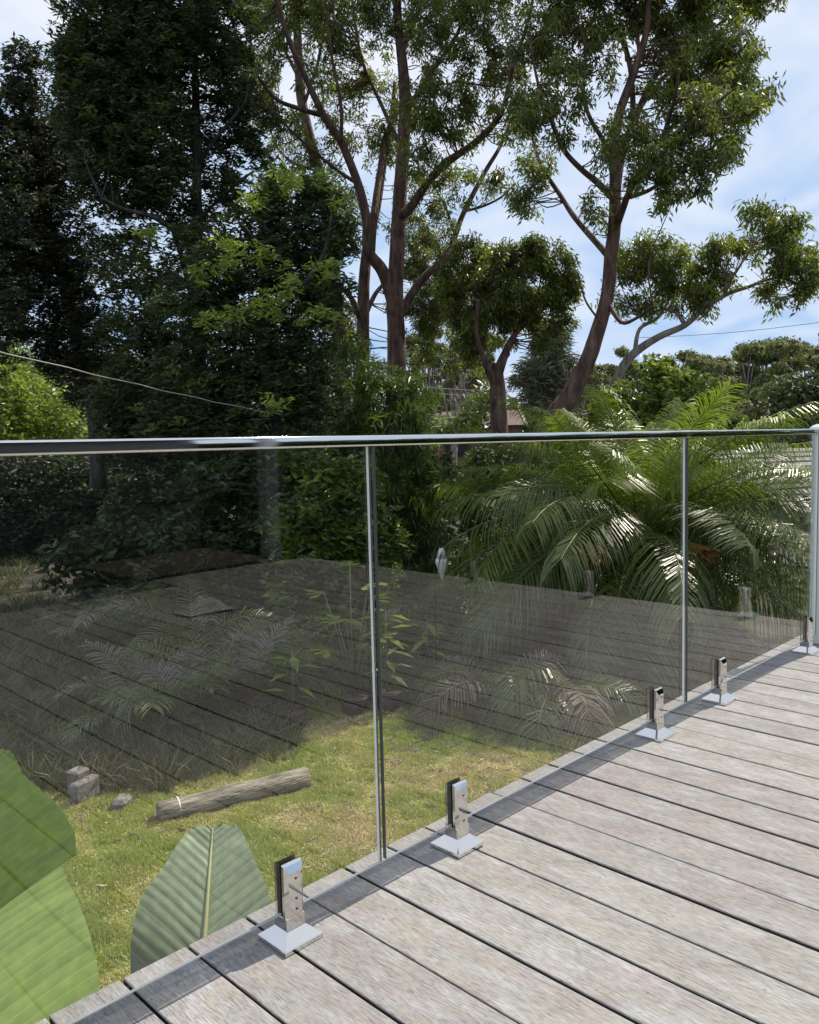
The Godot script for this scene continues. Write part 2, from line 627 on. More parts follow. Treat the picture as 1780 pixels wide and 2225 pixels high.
# ---------- palm frond: arching rib, two rows of narrow leaflets ----------
func frond(length: float, rise: float, droop: float, pairs: int, leaf_len: float, leaf_w: float, s: int, hang := 0.35, fold := 0.5) -> Array:
	var g := RandomNumberGenerator.new()
	g.seed = s
	var rib := []
	var bend := g.randfn(0, 0.06)
	for i in 15:
		var t := i / 14.0
		# along +x, arching over
		var ang := lerpf(rise, rise - droop, pow(t, 1.35))
		var p = Vector3.ZERO if i == 0 else rib[i - 1][0] + Vector3(cos(ang), sin(ang), bend * t) * (length / 14.0)
		rib.append([p, lerpf(0.017, 0.003, pow(t, 0.6)) * length / 2.2])
	var st := fresh()
	for i in pairs:
		var t := 0.16 + 0.84 * (i + 0.5) / pairs
		var f := t * 14.0
		var k := mini(int(f), 13)
		var p: Vector3 = rib[k][0].lerp(rib[k + 1][0], f - k)
		var fwd: Vector3 = (rib[k + 1][0] - rib[k][0]).normalized()
		var up := fwd.cross(Vector3.BACK).cross(fwd).normalized()
		up = Vector3(0, 0, 1).cross(fwd).normalized()
		var ll := leaf_len * (0.55 + 0.75 * sin(PI * clampf(t * 0.86 + 0.10, 0.0, 1.0))) * g.randf_range(0.85, 1.1)
		for sgn in [-1.0, 1.0]:
			var across := Vector3(0, 0, sgn)
			var lean := lerpf(0.45, 1.3, t * t) + g.randfn(0, 0.08)
			var dir := (across * 1.0 + fwd * lean + up * (fold * (1.0 - t * 0.5) + g.randfn(0, 0.16))).normalized()
			var w := fwd.cross(dir).normalized().cross(dir).normalized() * leaf_w * 0.5
			var p1: Vector3 = p + dir * ll * 0.45 - Vector3.UP * ll * hang * 0.12
			var p2: Vector3 = p + dir * ll * 0.8 - Vector3.UP * ll * hang * 0.45
			var p3: Vector3 = p + dir * ll * 0.98 - Vector3.UP * ll * hang * 0.85
			quad(st, p - w * 0.5, p1 - w, p1 + w, p + w * 0.5)
			quad(st, p1 - w, p2 - w * 0.8, p2 + w * 0.8, p1 + w)
			tri(st, p2 - w * 0.8, p3, p2 + w * 0.8)
	var rs := fresh(true)
	var pts := []
	var rr := []
	for r in rib:
		pts.append(r[0])
		rr.append(r[1])
	add_tube(rs, pts, rr, 5, false)
	return [done(st), done(rs)]


func add_frond(root: Node3D, called: String, where: Vector3, yaw: float, shape: Array, mat: Material, rib_mat: Material, roll := 0.0) -> MeshInstance3D:
	var f := put(called, shape[0], mat, root)
	f.transform = Transform3D(Basis(Vector3.UP, yaw) * Basis(Vector3.RIGHT, roll), where)
	put("rib", shape[1], rib_mat, f)
	return f


# ---------- broad paddle leaf of the bird of paradise plant, given by its midrib and half widths ----------
func paddle(mid: Array, side: Vector3, up: Vector3, facing: Vector3, left: Array, right: Array, slant: float, cup: float, rows := 90, cols := 22) -> ArrayMesh:
	var st := fresh(true)
	var grid := []
	var n := mid.size() - 1
	for i in rows + 1:
		var t := float(i) / rows
		var f := t * n
		var k := mini(int(f), n - 1)
		var c: Vector3 = (mid[k] as Vector3).cubic_interpolate(mid[k + 1], mid[maxi(k - 1, 0)], mid[mini(k + 2, n)], f - k)
		var wl: float = maxf(0.0, cubic_interpolate(left[k], left[k + 1], left[maxi(k - 1, 0)], left[mini(k + 2, n)], f - k))
		var wr: float = maxf(0.0, cubic_interpolate(right[k], right[k + 1], right[maxi(k - 1, 0)], right[mini(k + 2, n)], f - k))
		var row := []
		for j in cols * 2 + 1:
			var q := float(j - cols) / cols
			var w := wr if q > 0.0 else wl
			var a := absf(q)
			var d := a * w
			var along := t * 19.0 + lumps.get_noise_2d(q * 12.0, t * 40.0) * 0.12
			var pleat := (absf(sin(along * PI)) - 0.5) * 0.0032 * smoothstep(0.0, 0.12, a) * (1.0 - a * 0.3)
			pleat += lumps.get_noise_2d(t * 90.0 + 50.0, q * 14.0) * 0.006 * a
			var p := c + side * (q * w) + up * (d * slant - d * d * slant * 0.5) + facing * (pleat + cup * d * d * 3.0 + 0.35 * d * d)
			row.append(p)
		grid.append(row)
	for i in rows:
		for j in cols * 2:
			for c in [[0, 0], [1, 0], [1, 1], [0, 0], [1, 1], [0, 1]]:
				st.set_uv(Vector2(absf(float(j + c[1] - cols) / cols), float(i + c[0]) / rows))
				st.add_vertex(grid[i + c[0]][j + c[1]])
	return done(st)


func veined(c: Color, vein: Color, through: Color, s: int, rough: float) -> StandardMaterial3D:
	var w := 256
	var h := 512
	var im := Image.create_empty(w, h, false, Image.FORMAT_RGB8)
	var g := RandomNumberGenerator.new()
	g.seed = s
	var tone := []
	for k in 60:
		tone.append(g.randf_range(0.92, 1.07))
	for y in h:
		for x in w:
			var v := y / float(h) * 19.0 + lumps.get_noise_2d(x * 0.05, y * 0.05 + s) * 0.12
			var k := int(v) % 60
			var f := v - floorf(v)
			var line := maxf(smoothstep(0.93, 1.0, f), smoothstep(0.07, 0.0, f))
			var hair := 0.5 + 0.5 * sin(v * TAU * 6.0)
			var blot := lumps.get_noise_2d(x * 0.35 + 80.0, y * 0.35 + s * 3.0)
			var q := c * (lerpf(tone[k], tone[(k + 1) % 60], smoothstep(0.8, 1.0, f)) * (0.95 + hair * 0.06) * (1.0 + blot * 0.28))
			q = q.lerp(vein, line * 0.8)
			im.set_pixel(x, y, q.linear_to_srgb())
	var m := leafy(Color.WHITE, through, rough)
	m.albedo_texture = ImageTexture.create_from_image(im)
	return m


func _ready() -> void:
	lumps.seed = 4
	lumps.frequency = 0.05
	rng.seed = 99
	# camera
	var cam := Camera3D.new()
	cam.name = "camera"
	add_child(cam)
	cam.transform = Transform3D(Basis(SIGHT_RIGHT, SIGHT_UP, SIGHT_BACK), EYE)
	cam.fov = 64.156
	cam.near = 0.05
	cam.far = 3000.0
	cam.current = true
	# sky and exposure
	var env := Environment.new()
	env.background_mode = Environment.BG_SKY
	env.sky = Sky.new()
	var sm := PanoramaSkyMaterial.new()
	sm.panorama = sky_picture()
	env.sky.sky_material = sm
	env.background_energy_multiplier = 0.88
	env.tonemap_mode = Environment.TONE_MAPPER_LINEAR
	env.tonemap_exposure = 1.25
	env.sdfgi_enabled = true
	env.ssao_enabled = true
	env.ssil_enabled = true
	var we := WorldEnvironment.new()
	we.name = "surroundings"
	we.environment = env
	add_child(we)
	# sun
	var sun := DirectionalLight3D.new()
	sun.name = "sun"
	add_child(sun)
	sun.look_at_from_position(Vector3.ZERO, -Vector3(0.585, 0.807, 0.057), Vector3.UP)
	sun.light_energy = 1.6
	sun.light_color = Color(1.0, 0.955, 0.89)
	sun.light_angular_distance = 0.5
	sun.shadow_enabled = true

	make_materials()
	build_ground()
	build_deck()
	build_house_behind()
	build_far_houses()
	build_far_trees()
	build_gums()
	build_dark_trees()
	build_shrubs()
	build_big_palm()
	build_balustrade()
	build_paddle_plants()
	build_garden_things()
	build_grass()


func build_ground() -> void:
	var st := fresh(true)
	var lines := [-900.0, -500.0, -300.0, -200.0, -140.0, -100.0, -75.0, -55.0, -42.0]
	var v := -34.0
	while v <= 36.0:
		lines.append(v)
		v += 1.0
	for x in [42.0, 55.0, 75.0, 100.0, 140.0, 200.0, 300.0, 500.0, 900.0]:
		lines.append(x)
	for i in lines.size() - 1:
		for j in lines.size() - 1:
			var p := []
			for c in [[0, 0], [1, 0], [1, 1], [0, 1]]:
				var x: float = lines[i + c[0]]
				var z: float = lines[j + c[1]]
				p.append(Vector3(x, ground_height(x, z), z))
			quad(st, p[0], p[1], p[2], p[3])
	structure("ground", done(st), ground_material())
	# the mown lawn below the deck, an uneven sheet just above the soil
	var lawn := fresh(true)
	for i in 60:
		for j in 30:
			var q := []
			for c in [[i, j], [i, j + 1], [i + 1, j + 1], [i + 1, j]]:
				var px: float = -500.0 + c[0] * 35.0
				var far_d: float = clampf(5.35 + (px - 100.0) * 0.0024, 4.9, 7.4) + 0.35 * lumps.get_noise_1d(px * 0.35)
				var p := at(px, 1000, lerpf(1.9, far_d, c[1] / 30.0))
				q.append(Vector3(p.x, ground_height(p.x, p.z) + 0.006, p.z))
			quad(lawn, q[0], q[1], q[2], q[3])
	var lm := ground_material()
	lm.albedo_texture = noise_tex(0.02, [Color(0.18, 0.20, 0.055), Color(0.25, 0.265, 0.075), Color(0.34, 0.315, 0.12), Color(0.42, 0.37, 0.18)], [0.2, 0.45, 0.65, 0.85], 512, 79, 6)
	lm.uv1_scale = Vector3.ONE * 0.4
	structure("lawn", done(lawn), lm)


func build_deck() -> void:
	var deck := Node3D.new()
	deck.name = "deck"
	add_child(deck)
	tag(deck, "", "", "", "structure")
	var g := RandomNumberGenerator.new()
	g.seed = 8
	var x := 1.115 - 0.1457 * 18.0
	var k := 0
	while x < 4.75:
		var w := 0.1457 - g.randf_range(0.0058, 0.0082)
		var y := g.randfn(0, 0.0009)
		var z0 := -0.022 + g.randfn(0, 0.0012)
		var z1 := 4.86
		var v0 := g.randf() * 7.0
		var x0 := x + 0.003
		# cross section: rounded top edges; runs along z; the sawn sides stay dirty and dark
		var prof := [Vector2(0, -0.024), Vector2(0, -0.0034), Vector2(0.001, -0.001), Vector2(0.0035, 0), Vector2(w - 0.0035, 0), Vector2(w - 0.001, -0.001), Vector2(w, -0.0034), Vector2(w, -0.024)]
		var mesh := ArrayMesh.new()
		for pass_ in 2:
			var st := SurfaceTool.new()
			st.begin(Mesh.PRIMITIVE_TRIANGLES)
			st.set_smooth_group(-1)
			for i in prof.size():
				if (i == 0 or i >= 6) != (pass_ == 1):
					continue
				var a: Vector2 = prof[i]
				var b: Vector2 = prof[(i + 1) % prof.size()]
				var pa := Vector3(x0 + a.x, y + a.y, z0)
				var pb := Vector3(x0 + b.x, y + b.y, z0)
				var pc := Vector3(x0 + b.x, y + b.y, z1)
				var pd := Vector3(x0 + a.x, y + a.y, z1)
				var va := v0
				var vb := v0 + (z1 - z0) / 2.6
				for q in [[pd, a.x, vb], [pc, b.x, vb], [pb, b.x, va], [pd, a.x, vb], [pb, b.x, va], [pa, a.x, va]]:
					st.set_uv(Vector2(q[1] / 0.14, q[2]))
					st.add_vertex(q[0])
			if pass_ == 0:
				for i in range(1, prof.size() - 1):
					for q in [prof[0], prof[i + 1], prof[i]]:
						st.set_uv(Vector2(q.x / 0.14, v0 + q.y))
						st.add_vertex(Vector3(x0 + q.x, y + q.y, z0))
			st.generate_normals()
			st.commit(mesh)
			mesh.surface_set_material(pass_, M["wood_%d" % (g.randi() % 9)] if pass_ == 0 else M.board_side)
		put("board", mesh, null, deck)
		x += 0.1457
		k += 1
	for z in [0.02, 0.5, 1.0, 1.5, 2.0, 2.5, 3.0, 3.5, 4.0, 4.5]:
		put("joist", box(Vector3(-1.5, -0.17, z), Vector3(4.74, -0.026, z + 0.045)), M.joist, deck)
	for px in [-1.3, 0.9, 2.8, 4.6]:
		for pz in [0.07, 4.4]:
			put("deck_post", box(Vector3(px, -1.7, pz), Vector3(px + 0.1, -0.171, pz + 0.1)), M.joist, deck)


func build_house_behind() -> void:
	var h := thing("weatherboard_house", "dark grey weatherboard house with verandah roof behind the deck, mirrored in the glass", "house", Vector3(0.0, 0.0, 6.4))
	var wall_m := plain(Color(0.15, 0.155, 0.16), 0.7)
	put("wall", box(Vector3(-6.0, -1.4, 0.0), Vector3(4.55, 2.6, 0.2)), wall_m, h)
	put("wall", box(Vector3(4.35, -1.4, 0.2), Vector3(4.55, 2.6, 6.0)), wall_m, h)
	for k in 18:
		put("weatherboard", box(Vector3(-6.0, -0.06 + k * 0.145, -0.02), Vector3(4.55, 0.075 + k * 0.145, -0.003), 0.004), wall_m, h)
	var st := fresh()
	add_box(st, Vector3(-6.2, 2.42, -1.7), Vector3(4.9, 2.5, 6.0))
	put("roof", done(st), plain(Color(0.10, 0.105, 0.11), 0.6), h)
	put("gutter", box(Vector3(-6.2, 2.40, -1.82), Vector3(4.9, 2.52, -1.703), 0.01), M.white_paint, h)
	put("verandah_post", box(Vector3(4.40, -1.4, -1.45), Vector3(4.54, 2.42, -1.31), 0.006), M.white_paint, h)
	put("verandah_floor", box(Vector3(-6.0, -0.16, -1.50), Vector3(4.55, -0.004, -0.03)), M.joist, h)


func build_balustrade() -> void:
	# three panes
	for p in [[-1.35, 1.256, "large clear glass balustrade panel at the left, reflecting the deck"], [1.270, 2.804, "clear glass balustrade panel between the two vertical joints"], [2.818, 4.185, "clear glass balustrade panel beside the white post"]]:
		var t := thing("glass_balustrade", p[2], "glass panel", Vector3(p[0], 0.0, GLASS_Z), "glass panels of the deck balustrade")
		var w: float = p[1] - p[0]
		var z := 0.006
		var y0 := 0.067
		var y1 := 1.046
		var st := fresh()
		quad(st, Vector3(0, y0, z), Vector3(0, y1, z), Vector3(w, y1, z), Vector3(w, y0, z))
		quad(st, Vector3(w, y0, -z), Vector3(w, y1, -z), Vector3(0, y1, -z), Vector3(0, y0, -z))
		put("pane", done(st), M.pane, t)
		# polished edges: bevel strips at both ends and along the foot
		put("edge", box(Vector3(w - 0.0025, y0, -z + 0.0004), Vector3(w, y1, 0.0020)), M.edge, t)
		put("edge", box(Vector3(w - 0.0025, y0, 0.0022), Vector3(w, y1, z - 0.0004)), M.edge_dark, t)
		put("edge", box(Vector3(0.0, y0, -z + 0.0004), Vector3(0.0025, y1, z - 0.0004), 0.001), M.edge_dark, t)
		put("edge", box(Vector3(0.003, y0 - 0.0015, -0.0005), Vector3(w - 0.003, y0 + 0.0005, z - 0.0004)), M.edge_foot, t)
	# top rail: rounded channel
	var st := fresh(true)
	var ring := []
	for k in 4:
		var cx := 0.0083 * (1 if k == 0 or k == 3 else -1)
		var cy := 0.0083 * (1 if k < 2 else -1)
		for j in 5:
			var a := PI * 0.5 * k + PI * 0.5 * j / 4.0
			ring.append(Vector2(cx + cos(a) * 0.0042, cy + sin(a) * 0.0042))
	for k in ring.size():
		var a: Vector2 = ring[k]
		var b: Vector2 = ring[(k + 1) % ring.size()]
		quad(st, Vector3(-1.5, a.y, a.x), Vector3(-1.5, b.y, b.x), Vector3(4.21, b.y, b.x), Vector3(4.21, a.y, a.x))
	var rail := thing("top_rail", "slim polished steel rail along the top of the glass", "handrail", Vector3(0.0, 1.058, GLASS_Z))
	put("rail_tube", done(st), M.rail, rail)
	put("joint_sleeve", box(Vector3(2.795, -0.0135, -0.0135), Vector3(2.83, 0.0135, 0.0135), 0.005), M.rail, rail)
	# spigots
	var proto: Node3D = null
	var where := [0.99, 1.53, 2.585, 3.103, 4.07]
	var says := ["chrome glass clamp nearest the camera on the deck edge", "chrome glass clamp just right of the first glass joint", "chrome glass clamp left of the second glass joint", "chrome glass clamp right of the second glass joint", "chrome glass clamp beside the foot of the white post"]
	for i in 5:
		if proto == null:
			proto = spigot()
		var s: Node3D = proto if i == 0 else proto.duplicate()
		if i > 0:
			s.name = numbered("glass_spigot")
			add_child(s)
		s.position = Vector3(where[i], 0.0, GLASS_Z)
		tag(s, says[i], "glass clamp", "chrome clamps that hold the glass")
	# the return of the balustrade along the far side of the deck, seen mirrored in the glass
	var mirrored := {0.66: "chrome glass clamp on the far deck edge, mirrored nearest the white post", 1.70: "chrome glass clamp on the far deck edge, mirrored below the palm centre", 2.7: "chrome glass clamp on the far deck edge, mirrored left of the others"}
	for z in mirrored:
		var s: Node3D = proto.duplicate()
		s.name = numbered("glass_spigot")
		add_child(s)
		s.position = Vector3(4.68, 0.0, z)
		s.rotation.y = -PI / 2
		tag(s, mirrored[z], "glass clamp", "chrome clamps mirrored at the far deck edge")
	# white post
	var post := thing("white_post", "pale painted square post with rounded cap at the right end of the rail", "post", Vector3(4.30, 0.0, GLASS_Z))
	put("shaft", box(Vector3(-0.052, 0.0, -0.05), Vector3(0.052, 1.06, 0.05), 0.006), M.white_paint, post)
	var cs := fresh(true)
	for i in 6:
		var t0 := i / 6.0
		var t1 := (i + 1) / 6.0
		for k in 4:
			var q := []
			for c in [[t0, k], [t1, k], [t1, k + 1], [t0, k + 1]]:
				var half: float = 0.061 * sqrt(maxf(0.0, 1.0 - pow(c[0], 2.6)))
				var a: float = PI * 0.25 + PI * 0.5 * c[1]
				q.append(Vector3(cos(a) * half * 1.414, 1.062 + c[0] * 0.035, sin(a) * half * 1.414))
			quad(cs, q[0], q[1], q[2], q[3])
	put("cap", done(cs), M.white_paint, post)
	put("cap_rim", box(Vector3(-0.061, 1.044, -0.061), Vector3(0.061, 1.061, 0.061), 0.004), M.white_paint, post)


func spigot() -> Node3D:
	var s := thing("glass_spigot", "", "", Vector3.ZERO)
	put("base_plate", box(Vector3(-0.05, 0.0006, -0.05), Vector3(0.05, 0.011, 0.05), 0.0012), M.chrome, s)
	# pyramid skirt
	var st := fresh()
	var a := []
	var b := []
	for c in [[-1, -1], [-1, 1], [1, 1], [1, -1]]:
		a.append(Vector3(c[0] * 0.0488, 0.0112, c[1] * 0.0488))
		b.append(Vector3(c[0] * 0.024, 0.032, c[1] * 0.022))
	for k in 4:
		quad(st, a[k], b[k], b[(k + 1) % 4], a[(k + 1) % 4])
	put("skirt", done(st), M.chrome, s)
	put("body", box(Vector3(-0.0242, 0.031, -0.0222), Vector3(0.0242, 0.060, 0.0222), 0.002), M.chrome, s)
	for sg in [-1.0, 1.0]:
		# a clamp cheek with bevelled vertical edges and a sloped top
		var cs := fresh()
		var lo := []
		var prof := [Vector2(-0.0245, 0.009), Vector2(-0.0245, 0.0165), Vector2(-0.0165, 0.0232), Vector2(0.0165, 0.0232), Vector2(0.0245, 0.0165), Vector2(0.0245, 0.009)]
		var top := [0.174, 0.171, 0.156, 0.156, 0.171, 0.174]
		for i in prof.size():
			var j := (i + 1) % prof.size()
			var p: Vector2 = prof[i]
			var q: Vector2 = prof[j]
			var f := [Vector3(p.x, 0.058, p.y * sg), Vector3(p.x, top[i], p.y * sg), Vector3(q.x, top[j], q.y * sg), Vector3(q.x, 0.058, q.y * sg)]
			if sg > 0.0:
				f.reverse()
			quad(cs, f[0], f[1], f[2], f[3])
			lo.append(Vector3(p.x, top[i], p.y * sg))
		for f in [[0, 1, 4, 5], [1, 2, 3, 4]]:
			var g := [lo[f[0]], lo[f[1]], lo[f[2]], lo[f[3]]]
			if sg < 0.0:
				g.reverse()
			quad(cs, g[0], g[1], g[2], g[3])
		put("clamp_cheek", done(cs), M.chrome, s)
		put("gasket", box(Vector3(-0.0238, 0.061, 0.0064 if sg > 0 else -0.0088), Vector3(0.0238, 0.1745, 0.0088 if sg > 0 else -0.0064)), M.rubber, s)
		put("gasket", box(Vector3(-0.0252, 0.061, -0.0064), Vector3(-0.0225, 0.172, 0.0064)), M.rubber, s) if sg > 0 else null
	for y in [0.142, 0.098, 0.075]:
		var ss := fresh(true)
		add_tube(ss, [Vector3(0.002, y, 0.0226), Vector3(0.002, y, 0.0239)], [0.0034, 0.0034], 10)
		put("screw", done(ss), M.screw, s)
	return s


func build_paddle_plants() -> void:
	var m_leaf := veined(Color(0.175, 0.225, 0.135), Color(0.29, 0.35, 0.22), Color(0.12, 0.16, 0.08), 3, 0.35)
	var m_bright := veined(Color(0.195, 0.285, 0.066), Color(0.30, 0.40, 0.13), Color(0.34, 0.46, 0.14), 5, 0.3)
	var m_rib := plain(Color(0.26, 0.29, 0.13), 0.4)
	var side := SIGHT_RIGHT
	var up := SIGHT_UP
	# the grey-green leaf in the middle
	var d := 1.86
	var k := 2.0 / FOCAL
	var root := thing("bird_of_paradise_plant", "bird of paradise plant with one upright grey-green paddle leaf notched at its tip", "plant", Vector3(at(430, 2200, 1.95).x, GARDEN, at(430, 2200, 1.95).z))
	var sh := -root.position
	var mid := []
	for p in [[430, 2330, -0.01], [436, 2200, 0.03], [442, 2080, 0.10], [449, 1990, 0.17], [455, 1905, 0.25], [460, 1840, 0.32], [463, 1800, 0.36]]:
		mid.append(at(p[0], p[1], d + p[2]) + sh)
	var left := [150.0, 162.0, 150.0, 116.0, 84.0, 54.0, 10.0]
	var right := [130.0, 148.0, 144.0, 118.0, 88.0, 60.0, 10.0]
	for i in 7:
		left[i] *= k
		right[i] *= k
	var lie := (at(463, 1800, 2.22) - at(436, 2200, 1.89)).normalized()
	var fl := put("leaf", paddle(mid, side, lie, side.cross(lie), left, right, 0.85, -0.10), m_leaf, root)
	var st := fresh(true)
	var rr := []
	var mp := []
	for i in mid.size():
		mp.append(mid[i] + side.cross(lie) * 0.003)
		rr.append(lerpf(0.009, 0.002, float(i) / 6.0))
	var cv := smoothed([[mp[0], rr[0]], [mp[1], rr[1]], [mp[2], rr[2]], [mp[3], rr[3]], [mp[4], rr[4]], [mp[5], rr[5]], [mp[6], rr[6]]], 4)
	add_tube(st, cv[0], cv[1], 8)
	put("midrib", done(st), m_rib, fl)
	st = fresh(true)
	add_tube(st, [Vector3.ZERO, Vector3(0, 0.3, 0).lerp(mid[0], 0.5), mid[0]], [0.03, 0.018, 0.009], 8)
	put("leaf_stalk", done(st), m_rib, root)
	# the big bright leaf at the left
	d = 1.70
	k = 1.76 / FOCAL
	var r2 := thing("bird_of_paradise_plant", "bird of paradise plant with a huge bright green split leaf at the left edge", "plant", Vector3(at(-60, 2300, 1.6).x, GARDEN, at(-60, 2300, 1.6).z))
	sh = -r2.position
	for part in 2:
		mid = []
		var rows := [[-40, 2500, -0.08], [-48, 2350, -0.02], [-56, 2230, 0.08], [-64, 2130, 0.17], [-70, 2060, 0.24], [-74, 2000, 0.30]] if part == 0 else [[-72, 2035, 0.14], [-80, 1985, 0.13], [-84, 1925, 0.10], [-80, 1850, 0.07], [-66, 1765, 0.04], [-40, 1680, 0.03], [-14, 1630, 0.04]]
		for p in rows:
			mid.append(at(p[0], p[1], d + p[2]) + sh)
		left = [190.0, 210.0, 215.0, 215.0, 205.0, 200.0] if part == 0 else [200.0, 205.0, 200.0, 180.0, 140.0, 80.0, 8.0]
		right = [230.0, 268.0, 272.0, 262.0, 246.0, 232.0] if part == 0 else [218.0, 216.0, 194.0, 150.0, 98.0, 50.0, 4.0]
		for i in left.size():
			left[i] *= k
			right[i] *= k
		var face := SIGHT_BACK if part == 0 else (SIGHT_BACK + SIGHT_UP * -0.5 - SIGHT_RIGHT * 0.25).normalized()
		var sd := side if part == 0 else (side + SIGHT_BACK * -0.18).normalized()
		var up2 := up if part == 1 else (at(-74, 2000, 2.0) - at(-48, 2350, 1.68)).normalized()
		if part == 0:
			face = side.cross(up2)
		var f := put("leaf_blade", paddle(mid, sd, up2, face, left, right, 0.80, -0.08, 70, 20), m_bright, r2)
		if part == 1:
			tag(f, "upper half of the split leaf, in shade")
		else:
			st = fresh(true)
			var rw := []
			for i in mid.size():
				rw.append([mid[i] + SIGHT_BACK * 0.005, lerpf(0.012, 0.008, i / 5.0)])
			cv = smoothed(rw, 4)
			add_tube(st, cv[0], cv[1], 8)
			put("midrib", done(st), m_rib, f)
			st = fresh(true)
			add_tube(st, [Vector3.ZERO, Vector3(0, 0.2, 0).lerp(mid[0], 0.5), mid[0]], [0.04, 0.022, 0.012], 8)
			put("leaf_stalk", done(st), m_rib, r2)


func build_big_palm() -> void:
	var d := 8.6
	var c := at(1385, 1150, d)
	var base_y := ground_height(c.x, c.z)
	var root := thing("feather_palm", "large feather palm with arching glossy fronds and orange fruit stalks", "palm", Vector3(c.x, base_y, c.z))
	var top := c.y - base_y
	var st := fresh(true)
	var pts := []
	var rr := []
	for i in 14:
		var t := i / 13.0
		pts.append(Vector3(0, -0.1 + t * (top + 0.05), 0))
		rr.append(0.24 + 0.05 * sin(i * 2.2) - 0.05 * t)
	add_tube(st, pts, rr, 14, true, 0.2)
	put("trunk", done(st), M.bark_palm, root)
	for i in 60:
		var a := i * 2.39996
		var y := 0.2 + (top - 0.35) * i / 60.0
		var bs := fresh()
		var dir := Vector3(cos(a), 0.9, sin(a)).normalized()
		add_tube(bs, [Vector3(cos(a) * 0.18, y, sin(a) * 0.18), Vector3(cos(a) * 0.18, y, sin(a) * 0.18) + dir * 0.22], [0.05, 0.03], 5)
		put("frond_stub", done(bs), M.bark_palm, root)
	var g := RandomNumberGenerator.new()
	g.seed = 14
	# upright young fronds, arching ones, hanging old ones
	var n := 84
	for i in n:
		var u := float(i) / n
		var yaw := i * 2.39996 + g.randfn(0, 0.15)
		var rise := lerpf(1.42, -0.05, pow(u, 0.75)) + g.randfn(0, 0.08)
		var length := lerpf(1.38, 2.25, sin(PI * clampf(u * 0.62 + 0.02, 0, 1))) * g.randf_range(0.88, 1.1)
		var droop := lerpf(0.5, 1.4, u) + g.randfn(0, 0.12)
		var sh := frond(length, rise, droop, 80, 0.36, 0.012, 200 + i, lerpf(0.6, 1.35, u), lerpf(0.45, 0.05, u))
		add_frond(root, "frond", Vector3(cos(yaw) * 0.08, top + lerpf(0.06, -0.22, u), -sin(yaw) * 0.08), yaw, sh, M.frond_young if u < 0.35 or g.randf() < 0.2 else M.frond, M.rib, g.randfn(0, 0.35))
	for i in 11:
		var yaw := i * 1.9 + 0.4
		var sh := frond(g.randf_range(1.7, 2.2), -0.55 + g.randfn(0, 0.1), 0.95, 46, 0.42, 0.024, 300 + i, 0.9, 0.1)
		var f := add_frond(root, "dead_frond", Vector3(cos(yaw) * 0.14, top - 0.35, -sin(yaw) * 0.14), yaw, sh, M.frond_dead, M.bark_palm, g.randfn(0, 0.3))
		if i == 0:
			tag(f, "brown dried frond hanging below the crown")
	for i in 4:
		var yaw: float = [4.85, 3.35, 4.1, 2.6][i]
		var fs := fresh()
		var hold := Vector3(cos(yaw) * 1.05, top - 0.02, -sin(yaw) * 1.05)
		var hs := fresh(true)
		var hv := smoothed([[Vector3(cos(yaw) * 0.1, top - 0.1, -sin(yaw) * 0.1), 0.014], [Vector3(cos(yaw) * 0.6, top + 0.12, -sin(yaw) * 0.6), 0.011], [hold, 0.008]], 4)
		add_tube(hs, hv[0], hv[1], 6)
		put("fruit_stem", done(hs), M.fruit, root)
		for j in 120:
			var a := g.randf_range(-0.7, 0.7)
			var dir := Vector3(cos(yaw + a), g.randf_range(-0.5, 0.25), -sin(yaw + a)).normalized()
			var p0 := hold
			add_tube(fs, [p0, p0 + dir * g.randf_range(0.1, 0.3) - Vector3(0, 0.08, 0)], [0.006, 0.007], 4)
		put("fruit_stalk", done(fs), M.fruit, root)


func gum_meshes() -> Array:
	return [spray(4, 36, 0.078, 0.021, 0.115, 41), spray(4, 28, 0.074, 0.020, 0.095, 42)]


